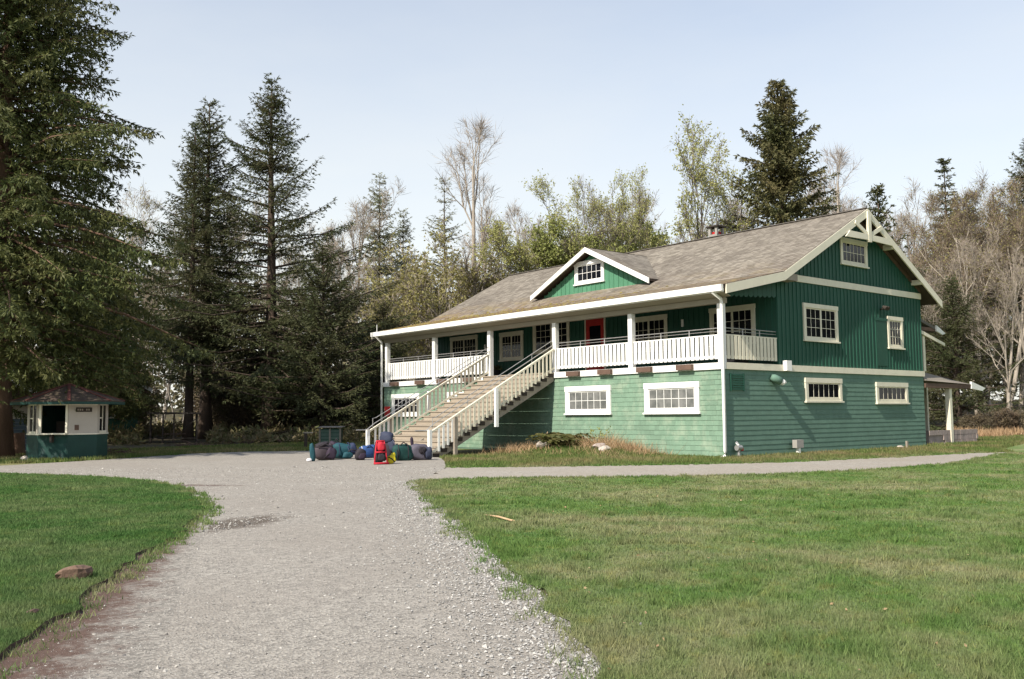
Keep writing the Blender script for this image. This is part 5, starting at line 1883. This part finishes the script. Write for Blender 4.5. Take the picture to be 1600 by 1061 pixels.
lump('body', C_['teal'], t, (0, 0, 0.27), (0.2, 0.22, 0.55), (0, -0.15, 0), seed=4)
lump('cap', C_['white'], t, (-0.12, -0.1, 0.05), (0.2, 0.16, 0.1), seed=5)
t = bag_at(521, 714, 'backpack', 'small black backpack behind the mauve one')
lump('body', C_['darkpurple'], t, (0, 0.1, 0.25), (0.5, 0.36, 0.5), (0.1, 0.3, 0), seed=6)
strap('handle', C_['charcoal'], t, [(0.05, 0.0, 0.5), (0.12, 0.0, 0.6), (0.2, 0.02, 0.5)])
strap('strap', C_['charcoal'], t, [(-0.1, -0.1, 0.45), (0.0, -0.17, 0.25), (0.05, -0.12, 0.02)], 0.025)
t = bag_at(537, 717, 'duffel_bag', 'stuffed teal duffel bag with dark end lying between backpacks', 'duffel bag')
lump('body', C_['teal'], t, (0, 0.05, 0.24), (0.85, 0.5, 0.5), (0, 0.05, -0.1), seed=7)
lump('end_panel', C_['navy'], t, (0.34, 0.0, 0.30), (0.34, 0.46, 0.36), (0, 0, 0), seed=8)
strap('strap', C_['navy'], t, [(0.1, -0.2, 0.40), (0.2, -0.26, 0.2), (0.1, -0.22, 0.02)], 0.025)
lump('pocket', C_['teal'], t, (0.1, -0.22, 0.12), (0.4, 0.2, 0.2), seed=30)
t = bag_at(563, 719, 'day_pack', 'small round charcoal pack lying in front of the blue bag')
lump('body', C_['charcoal'], t, (0, 0, 0.17), (0.46, 0.4, 0.36), (0, 0.1, 0), seed=9)
lump('pocket', C_['darkpurple'], t, (0.03, -0.17, 0.13), (0.3, 0.12, 0.2), seed=31)
strap('strap', C_['charcoal'], t, [(-0.2, -0.1, 0.3), (-0.38, -0.08, 0.33), (-0.5, -0.05, 0.26)], 0.022)
t = bag_at(577, 716, 'duffel_bag', 'bright blue duffel bag beside the left stair post', 'duffel bag')
lump('body', C_['blue'], t, (0, 0.12, 0.20), (0.85, 0.4, 0.40), (0, 0.04, 0.05), seed=10)
strap('handle', C_['navy'], t, [(-0.15, -0.06, 0.3), (0.0, -0.12, 0.42), (0.15, -0.06, 0.3)])
strap('strap', C_['white'], t, [(-0.3, 0.0, 0.38), (-0.28, -0.09, 0.22), (-0.3, -0.07, 0.05)], 0.018)
t = bag_at(596, 726, 'pack_frame', 'red framed backpack leaning at the front of the luggage', 'backpack')
lump('body', C_['charcoal'], t, (0.0, 0.16, 0.34), (0.46, 0.3, 0.62), (-0.18, 0, 0), seed=11)
fr_ = MB()
for sx_2 in (-0.27, 0.19):
    fr_.tube([(sx_2-0.02, -0.12, 0.03), (sx_2*0.82, -0.02, 0.36), (sx_2*0.55, 0.06, 0.66)], 0.026, 6)
fr_.tube([(-0.31, -0.12, 0.04), (0.23, -0.12, 0.04)], 0.03, 6).tube([(-0.24, -0.04, 0.34), (0.18, -0.04, 0.34)], 0.024, 6).tube([(-0.16, 0.05, 0.64), (0.12, 0.05, 0.64)], 0.026, 6)
o = fr_.build('frame', C_['red'], t, smooth=True)
o['kind'] = 'stuff'
lump('pocket', C_['red'], t, (-0.02, 0.0, 0.5), (0.24, 0.16, 0.26), (-0.18, 0, 0), seed=12)
lump('pocket', C_['charcoal'], t, (-0.04, -0.1, 0.2), (0.24, 0.12, 0.2), (-0.1, 0, 0), seed=13)
t = bag_at(605, 719, 'backpack', 'slate blue backpack upright behind the red framed one')
lump('body', C_['charcoal'], t, (0.05, 0.0, 0.32), (0.46, 0.36, 0.62), (0, 0, 0), seed=14)
lump('lid', C_['slate'], t, (0.0, -0.02, 0.68), (0.52, 0.42, 0.34), (0, 0.15, 0), seed=15)
lump('pocket', C_['slate'], t, (0.2, -0.1, 0.45), (0.3, 0.2, 0.34), seed=16)
strap('strap', C_['greypurple'], t, [(0.25, -0.12, 0.6), (0.36, -0.15, 0.5), (0.42, -0.15, 0.36)], 0.025)
t = bag_at(611, 725, 'stuff_sack', 'yellow stuff sack lying right of the red framed backpack', 'sack')
lump('body', C_['yellow'], t, (0, 0, 0.12), (0.32, 0.26, 0.24), (0, -0.4, 0), seed=17)
lump('toggle_end', C_['yellow'], t, (0.08, 0.0, 0.24), (0.16, 0.14, 0.14), (0, -0.4, 0), seed=18)
strap('strap', C_['charcoal'], t, [(-0.12, -0.09, 0.2), (0.0, -0.14, 0.14), (0.1, -0.12, 0.05)], 0.018)
t = bag_at(629, 720, 'duffel_bag', 'dark green duffel bag in front of the lowest step', 'duffel bag')
lump('body', C_['green'], t, (0, 0.05, 0.24), (0.8, 0.48, 0.5), (0, -0.05, 0), seed=19)
strap('handle', C_['charcoal'], t, [(-0.16, -0.1, 0.42), (0.0, -0.12, 0.56), (0.16, -0.1, 0.44)])
strap('strap', C_['charcoal'], t, [(-0.25, -0.12, 0.38), (-0.27, -0.22, 0.2), (-0.22, -0.14, 0.03)])
t = bag_at(655, 719, 'backpack', 'grey violet backpack lying beside the right stair post')
lump('body', C_['greypurple'], t, (0, 0, 0.24), (0.82, 0.46, 0.5), (0, 0.08, 0), seed=20)
lump('pocket', C_['slate'], t, (0.3, -0.12, 0.2), (0.34, 0.3, 0.38), seed=21)
lump('pocket', C_['charcoal'], t, (0.05, -0.2, 0.3), (0.3, 0.16, 0.2), seed=22)
lump('bottle', C_['darkpurple'], t, (-0.30, -0.02, 0.55), (0.12, 0.12, 0.28), (0, -0.1, 0), seed=23)
strap('strap', C_['charcoal'], t, [(-0.1, -0.16, 0.45), (0.05, -0.28, 0.3), (0.15, -0.25, 0.08)])

# straps round the bigger bags, each clear of the cloth
for i, (px, py, sx_, sy_2, sz_, col) in enumerate(((537, 717, 0.43, 0.27, 0.27, 'navy'), (629, 720, 0.40, 0.26, 0.27, 'charcoal'), (577, 716, 0.43, 0.22, 0.21, 'navy'))):
    par = [o for o in bpy.data.objects if o.name.startswith('duffel_bag') and o.type == 'EMPTY'][(0, 2, 1)[i]]
    for xo in (-0.5, 0.42):
        ring = [(xo*sx_, (0.05, 0.05, 0.12)[i]+sy_2*0.98*math.sin(t_), (0.24, 0.24, 0.20)[i]+sz_*0.98*math.cos(t_)) for t_ in np.linspace(-2.2, 2.2, 12)]
        strap('strap', C_[col], par, ring, 0.018)


# ================================================================== GRASS, GRAVEL STONES, WEEDS
def inside(P, poly):
    x, y = P[:, 0], P[:, 1]
    c_ = np.zeros(len(P), bool)
    px, py = np.array(poly)[:, 0], np.array(poly)[:, 1]
    j = len(px)-1
    for i in range(len(px)):
        if py[i] != py[j]:
            cond = (py[i] > y) != (py[j] > y)
            xi = (px[j]-px[i])*(y-py[i])/(py[j]-py[i])+px[i]
            c_ ^= cond & (x < xi)
        j = i
    return c_


def view_points(n, dmin, dmax, pw, poly, rgen, pxa=-80, pxb=1680, z=0.0):
    """random ground points over the part of an outline in front of the camera, thinning with distance"""
    px = rgen.uniform(pxa, pxb, n)
    d = dmin*(dmax/dmin)**(rgen.random(n)**pw)
    FXv = _F[None]+_R[None]*((px-800)/CAM_F)[:, None]-_U[None]*((648-530.5)/CAM_F)
    FXv = FXv/(FXv@_FH)[:, None]
    P = CAM_P[None]+FXv*d[:, None]
    P[:, 2] = z
    m_ = inside(P, poly)
    return P[m_], d[m_]


def blades(name, P, d, hmin, hmax, wk, mat, label, cat, rgen, lean=0.45, zfun=None):
    n = len(P)
    h = rgen.uniform(hmin, hmax, n)*rgen.uniform(0.7, 1.2, n)
    w = np.maximum(0.0035, d*wk)*rgen.uniform(0.7, 1.3, n)
    a = rgen.random(n)*2*PI
    sd = np.stack([np.cos(a), np.sin(a), np.zeros(n)], 1)*w[:, None]
    b_ = rgen.random(n)*2*PI
    tip = np.stack([np.cos(b_), np.sin(b_), np.zeros(n)], 1)*(h*lean*rgen.uniform(0.2, 1.3, n))[:, None]
    tip[:, 2] = h
    V = np.stack([P-sd, P+sd, P+tip], 1).reshape(-1, 3)
    F = np.arange(n*3).reshape(-1, 3)
    o = np_obj(name, V, F, mat)
    return tag(o, label, cat, kind='stuff')


rq = np.random.default_rng(99)
P, d = view_points(330000, 5.2, 34, 0.95, lawn_outline, rq, 500, 1680, 0.021)
blades('grass', P, d, 0.016, 0.038, 0.0006, M['blade'], 'short mown grass blades of the wide lawn', 'grass', rq)
P, d = view_points(420000, 5.2, 34, 0.95, lawn2_outline, rq, -120, 420, 0.041)
blades('grass', P, d, 0.018, 0.042, 0.0006, M['blade2'], 'short lush grass blades of the rounded left lawn', 'grass', rq)
P, d = view_points(190000, 25, 48, 1.0, verge_outline, rq, 560, 1680, 0.006)
P[:, 2] += mound_h(np.minimum(P[:, 0]-0.03, -0.0), P[:, 1])*(P[:, 0] < 0)
keep = ~((P[:, 0] > 0.0) & (P[:, 1] > 0.0) & (P[:, 0] < 14.4))
P, d = P[keep], d[keep]
blades('grass', P, d, 0.05, 0.15, 0.00055, M['blade3'], 'rough grass blades on the strip in front of the lodge', 'grass', rq)
P, d = view_points(150000, 34, 75, 1.0, verge2_outline, rq, -60, 640, 0.004)
blades('grass', P, d, 0.06, 0.18, 0.0007, M['blade3'], 'rough grass blades on the verge below the conifers', 'grass', rq)
# meadow grass right of the lodge and tall dry grass at its edge
meadow = [(14, -3.6), (24, -0.8), (60, 6), (60, 40), (20, 30), (14.5, 14)]
sheet('meadow', ragged(meadow, 0.6, 0.1, 31), 0.003, M['turf3'], label='sunlit meadow beyond the rear porch', cat='meadow')
P, d = view_points(90000, 36, 75, 1.0, meadow, rq, 1380, 1680, 0.003)
blades('grass', P, d, 0.06, 0.2, 0.0007, M['blade3'], 'rough meadow grass beyond the rear porch', 'grass', rq)
P, d = view_points(12000, 54, 66, 1.0, [(20, 2), (60, 6), (60, 45), (20, 30)], rq, 1480, 1680, 0.0)
P[:, 2] = np.maximum(0, terrain_h(P[:, 0], P[:, 1]))
blades('dry_grass', P, d, 0.2, 0.6, 0.0006, M['drystalk'], 'tall dry grass at the far edge of the meadow', 'dry grass', rq)
# darker clumps in the mown lawns, and a few fallen leaves
for poly, mt_, za_, pa, pb, ncl in ((lawn_outline, 'blade', 0.021, 500, 1680, 900), (lawn2_outline, 'blade2', 0.041, -120, 420, 350)):
    P, d = view_points(ncl, 5.4, 30, 1.0, poly, rq, pa, pb, za_)
    k = 55
    P2 = np.repeat(P, k, 0)
    P2[:, :2] += rq.normal(0, 1, (len(P2), 2))*np.repeat(rq.uniform(0.03, 0.12, len(P)), k)[:, None]
    blades('grass', P2, np.repeat(d, k), 0.04, 0.095, 0.00055, M[mt_], 'taller tufts missed by the mower', 'grass', rq, 0.7)
P, d = view_points(130, 5.4, 26, 1.0, lawn_outline, rq, 500, 1680, 0.045)
a_ = rq.normal(0, 1, (len(P), 3))*np.array([1, 1, 0.25])
a_ /= np.linalg.norm(a_, axis=1, keepdims=True)
V, F = quads_from_tufts(P, a_, np.full(len(P), 0.04), np.full(len(P), 0.012), rq, 1, 0.1)
tag(np_obj('fallen_leaves', V, F, M['drystalk']), 'small dry leaves scattered over the wide lawn', 'leaves', kind='stuff')
# stray tufts creeping over the gravel edges
tuft = []
for poly in (left_edge, drive_right, path_near, path_far):
    A = np.array(poly)
    for a, b2 in zip(A[:-1], A[1:]):
        L_ = np.linalg.norm(b2-a)
        k = int(L_*34)
        tt = rq.random(k)[:, None]
        nn_ = np.array([-(b2-a)[1], (b2-a)[0]])/max(L_, 1e-6)
        tuft.append(a+(b2-a)*tt+nn_*rq.normal(0, 0.16, k)[:, None])
tuft = np.concatenate(tuft)
tuft = np.repeat(tuft, 16, 0)+rq.normal(0, 0.045, (len(tuft)*16, 2))
P = np.concatenate([tuft, np.full((len(tuft), 1), 0.008)], 1)
d = np.linalg.norm(P[:, :2]-CAM_P[:2], axis=1)
keep = (d > 5) & (d < 40)
blades('grass', P[keep], d[keep], 0.025, 0.08, 0.00055, M['blade'], 'stray grass tufts along the gravel edges', 'grass', rq, 0.7)


# loose stones
def stones(name, P, size, mat, label, rgen):
    n = len(P)
    base = np.array([[1, 0, 0], [0, 1, 0], [-1, 0, 0], [0, -1, 0], [0, 0, 1], [0, 0, -0.6]], float)
    V = base[None]*size[:, None, None]*np.array([1, 1, 0.65])+rgen.normal(0, 0.22, (n, 6, 3))*size[:, None, None]
    a = rgen.random(n)*2*PI
    ca, sa = np.cos(a)[:, None], np.sin(a)[:, None]
    x, y = V[:, :, 0]*ca-V[:, :, 1]*sa, V[:, :, 0]*sa+V[:, :, 1]*ca
    V = np.stack([x, y, V[:, :, 2]], -1)+P[:, None, :]
    f = np.array([[0, 1, 4], [1, 2, 4], [2, 3, 4], [3, 0, 4], [1, 0, 5], [2, 1, 5], [3, 2, 5], [0, 3, 5]])
    F = (np.arange(n)[:, None, None]*6+f[None]).reshape(-1, 3)
    o = np_obj(name, V.reshape(-1, 3), F, mat)
    return tag(o, label, 'gravel', kind='stuff')


m, nt, b = new_mat('loose_gravel_stones')
g = nt.nodes.new('ShaderNodeNewGeometry')
rp_ = nt.nodes.new('ShaderNodeValToRGB')
els = rp_.color_ramp.elements
els[0].color = (0.12, 0.112, 0.105, 1)
els[1].color = (0.42, 0.40, 0.365, 1)
e_ = els.new(0.5)
e_.color = (0.33, 0.31, 0.275, 1)
nt.links.new(g.outputs['Random Per Island'], rp_.inputs['Fac'])
nt.links.new(rp_.outputs['Color'], b.inputs['Base Color'])
b.inputs['Roughness'].default_value = 0.9
M['loose'] = m
P, d = view_points(52000, 5.3, 30, 1.15, drive_outline, rq, -50, 1000, 0.008)
sz = np.maximum(0.004, d*0.00042)*rq.uniform(0.6, 1.5, len(P))*(1+1.7*(rq.random(len(P)) > 0.978))
stones('loose_gravel', P, sz, M['loose'], 'loose crushed stones all over the gravel driveway', rq)
M['paleloose'] = paint('pale_crushed_stone', (0.33, 0.318, 0.295), 0.1, 8, 0.9, island=0.45, bmp=0)
# coarser windrow along the right edge
A = np.array(drive_right)
Ps = []
for a, b2 in zip(A[:-1], A[1:]):
    L_ = np.linalg.norm(b2-a)
    mid = (a+b2)/2
    dd = np.linalg.norm(mid-CAM_P[:2])
    k = int(L_*760*min(1.0, 10/dd))
    tt = rq.random(k)[:, None]
    nn_ = np.array([-(b2-a)[1], (b2-a)[0]])/max(L_, 1e-6)
    off = np.abs(rq.normal(0, 0.55, k))
    off = np.where(rq.random(k) < 0.06, -off*0.5, off)
    Ps.append(a+(b2-a)*tt-nn_*off[:, None])
Ps = np.concatenate(Ps)
Ps = Ps[np.linalg.norm(Ps-CAM_P[:2], axis=1) > 4.5]
stones('loose_gravel', np.concatenate([Ps, np.full((len(Ps), 1), 0.012)], 1), rq.uniform(0.005, 0.015, len(Ps))*(1+0.9*(rq.random(len(Ps)) > 0.95)), M['paleloose'],
       'coarser pale stones heaped along the right edge of the driveway', rq)

# stones in the worn hollow of the driveway
na_ = 190
ca_, sa_ = math.cos(math.radians(35)), math.sin(math.radians(35))
ha, hb = rq.normal(0, 0.6, na_), rq.normal(0, 0.26, na_)
PH = np.stack([-21.15+ha*ca_-hb*sa_, -7.2+ha*sa_+hb*ca_, np.full(na_, 0.010)], 1)
stones('loose_gravel', PH, rq.uniform(0.008, 0.022, na_), M['loose'], 'stones lying in the dark worn hollow of the driveway', rq)

# weeds on the mound: dry stalks, a fern, thin shrubs
n = 2400
P = np.stack([-np.abs(rq.normal(0.0, 0.5, n))-0.1, np.concatenate([rq.normal(4.6, 0.9, n//2), rq.normal(7.4, 1.1, n-n//2)]), np.zeros(n)], 1)
P[:, 2] = mound_h(P[:, 0], P[:, 1])-0.01
d = np.full(n, 38.0)
o = blades('dry_stalks', P, d, 0.15, 0.62, 0.00026, M['drystalk'], 'dry tan stalks and dead leaves on the mound by the wall', 'dry stalks', rq, 0.8)
for yc, hh_, ct in ((6.5, 0.55, 420), (5.5, 0.8, 420), (4.2, 0.5, 300), (9.0, 0.5, 260)):
    PC = np.stack([-np.abs(rq.normal(0.55, 0.22, ct)), rq.normal(yc, 0.38, ct), np.zeros(ct)], 1)
    PC[:, 2] = mound_h(PC[:, 0], PC[:, 1])-0.01
    blades('dry_stalks', PC, np.full(ct, 38.0), 0.25*hh_, hh_, 0.00036, M['drystalk'], 'thick clump of tan withered stalks against the lodge wall', 'dry stalks', rq, 1.1)
n3 = 2200
PD = np.stack([-np.abs(rq.normal(0.6, 1.1, n3))-0.1, rq.uniform(2.4, 9.4, n3), np.zeros(n3)], 1)
PD = PD[np.sin(PD[:, 1]*3.1+PD[:, 0]*2.3)+np.sin(PD[:, 0]*4.7-PD[:, 1]*1.9) > 0.1]
PD[:, 2] = mound_h(PD[:, 0], PD[:, 1])-0.01
blades('dry_stalks', PD, np.full(len(PD), 38.0), 0.10, 0.30, 0.0004, M['drystalk'], 'low patches of withered grass across the mound', 'dry stalks', rq, 0.9)
n2 = 2600
PG = np.stack([-np.abs(rq.normal(0.2, 1.0, n2))-0.1, rq.uniform(2.6, 9.6, n2), np.zeros(n2)], 1)
PG[:, 2] = mound_h(PG[:, 0], PG[:, 1])-0.01
blades('tall_grass', PG, np.full(n2, 38.0), 0.08, 0.26, 0.00036, M['blade3'], 'tall green grass growing on the mound by the wall', 'grass', rq, 0.8)
P = np.stack([rq.normal(-2.4, 0.7, 900), rq.normal(8.6, 0.5, 900), np.zeros(900)], 1)
P[:, 2] = mound_h(P[:, 0], P[:, 1])-0.01
blades('dry_stalks', P, np.full(900, 38.0), 0.1, 0.45, 0.0003, M['drystalk'], 'dry brown stalks in the shade under the staircase', 'dry stalks', rq, 0.9)


def fern(x, y, z, s, nfr, label, seed, name='fern', cat='fern', mat='fern'):
    r = np.random.default_rng(seed)
    Bs, Ds = [], []
    tr = MB()
    for i in range(nfr):
        a = r.random()*2*PI
        l = s*r.uniform(0.6, 1.1)
        q = np.linspace(0, 1, 12)
        hx = l*q*0.9
        hz = l*(1.0*q-0.72*q**2.3)
        P_ = np.stack([math.cos(a)*hx, math.sin(a)*hx, hz], 1)
        tr.tube([tuple(P_[j]) for j in (0, 4, 8, 11)], [0.008, 0.006, 0.004, 0.002], 4, cap=False)
        pd = np.array([-math.sin(a), math.cos(a), 0])
        for sg_ in (-1, 1):
            Bs.append(P_[1:])
            Ds.append(np.tile(pd*sg_+np.array([math.cos(a)*0.3, math.sin(a)*0.3, -0.2]), (11, 1)))
    B, D = np.concatenate(Bs), np.concatenate(Ds)
    D /= np.linalg.norm(D, axis=1, keepdims=True)
    V, F = quads_from_tufts(B, D, np.full(len(B), s*0.2), np.full(len(B), s*0.03), r, 1, 0.12)
    o = empty(name, (x, y, z), label, cat)
    np_obj('foliage', V, F, M[mat], o)
    tr.build('stem', M['fern'], o, fix=False)
    return o


fern(-0.95, 7.7, mound_h(-0.95, 7.7), 1.45, 40, 'olive fern against the lodge wall just right of the stairs', 1)
fern(-0.85, 6.9, mound_h(-0.85, 6.9), 0.7, 22, 'smaller fern beside the olive fern on the mound', 2)
for i, (yy, hh) in enumerate(((5.9, 1.0), (8.9, 0.9))):
    r = np.random.default_rng(40+i)
    o = empty('wild_shrub', (-0.45, yy, float(mound_h(-0.45, yy))-0.02), ('thin green leaved shrub against the wall between the two front windows', 'thin reddish shrub in the dark under the staircase')[i], 'shrub')
    mb = MB()
    tips = []
    for k in range(7):
        d_ = Vector((r.normal(0, 0.3), r.normal(0, 0.4), 1)).normalized()
        p1 = d_*hh*r.uniform(0.5, 1.0)
        mb.tube([(0, 0, 0), tuple(p1*0.5+Vector((0, 0.03, 0))), tuple(p1)], [0.012, 0.008, 0.003], 4)
        tips += [np.array(p1*q) for q in (0.6, 0.75, 0.9, 1.0)]*3
    mb.build('stem', M['brownwood'], o, fix=False)
    T_ = np.array(tips)+r.normal(0, 0.04, (len(tips), 3))
    D_ = r.normal(0, 1, (len(tips), 3))
    D_ /= np.linalg.norm(D_, axis=1, keepdims=True)
    V, F = quads_from_tufts(T_, D_, np.full(len(T_), 0.12), np.full(len(T_), 0.03), r, 1, 0.4)
    np_obj('foliage', V, F, M['freshleaf' if i == 0 else 'drystalk'], o)
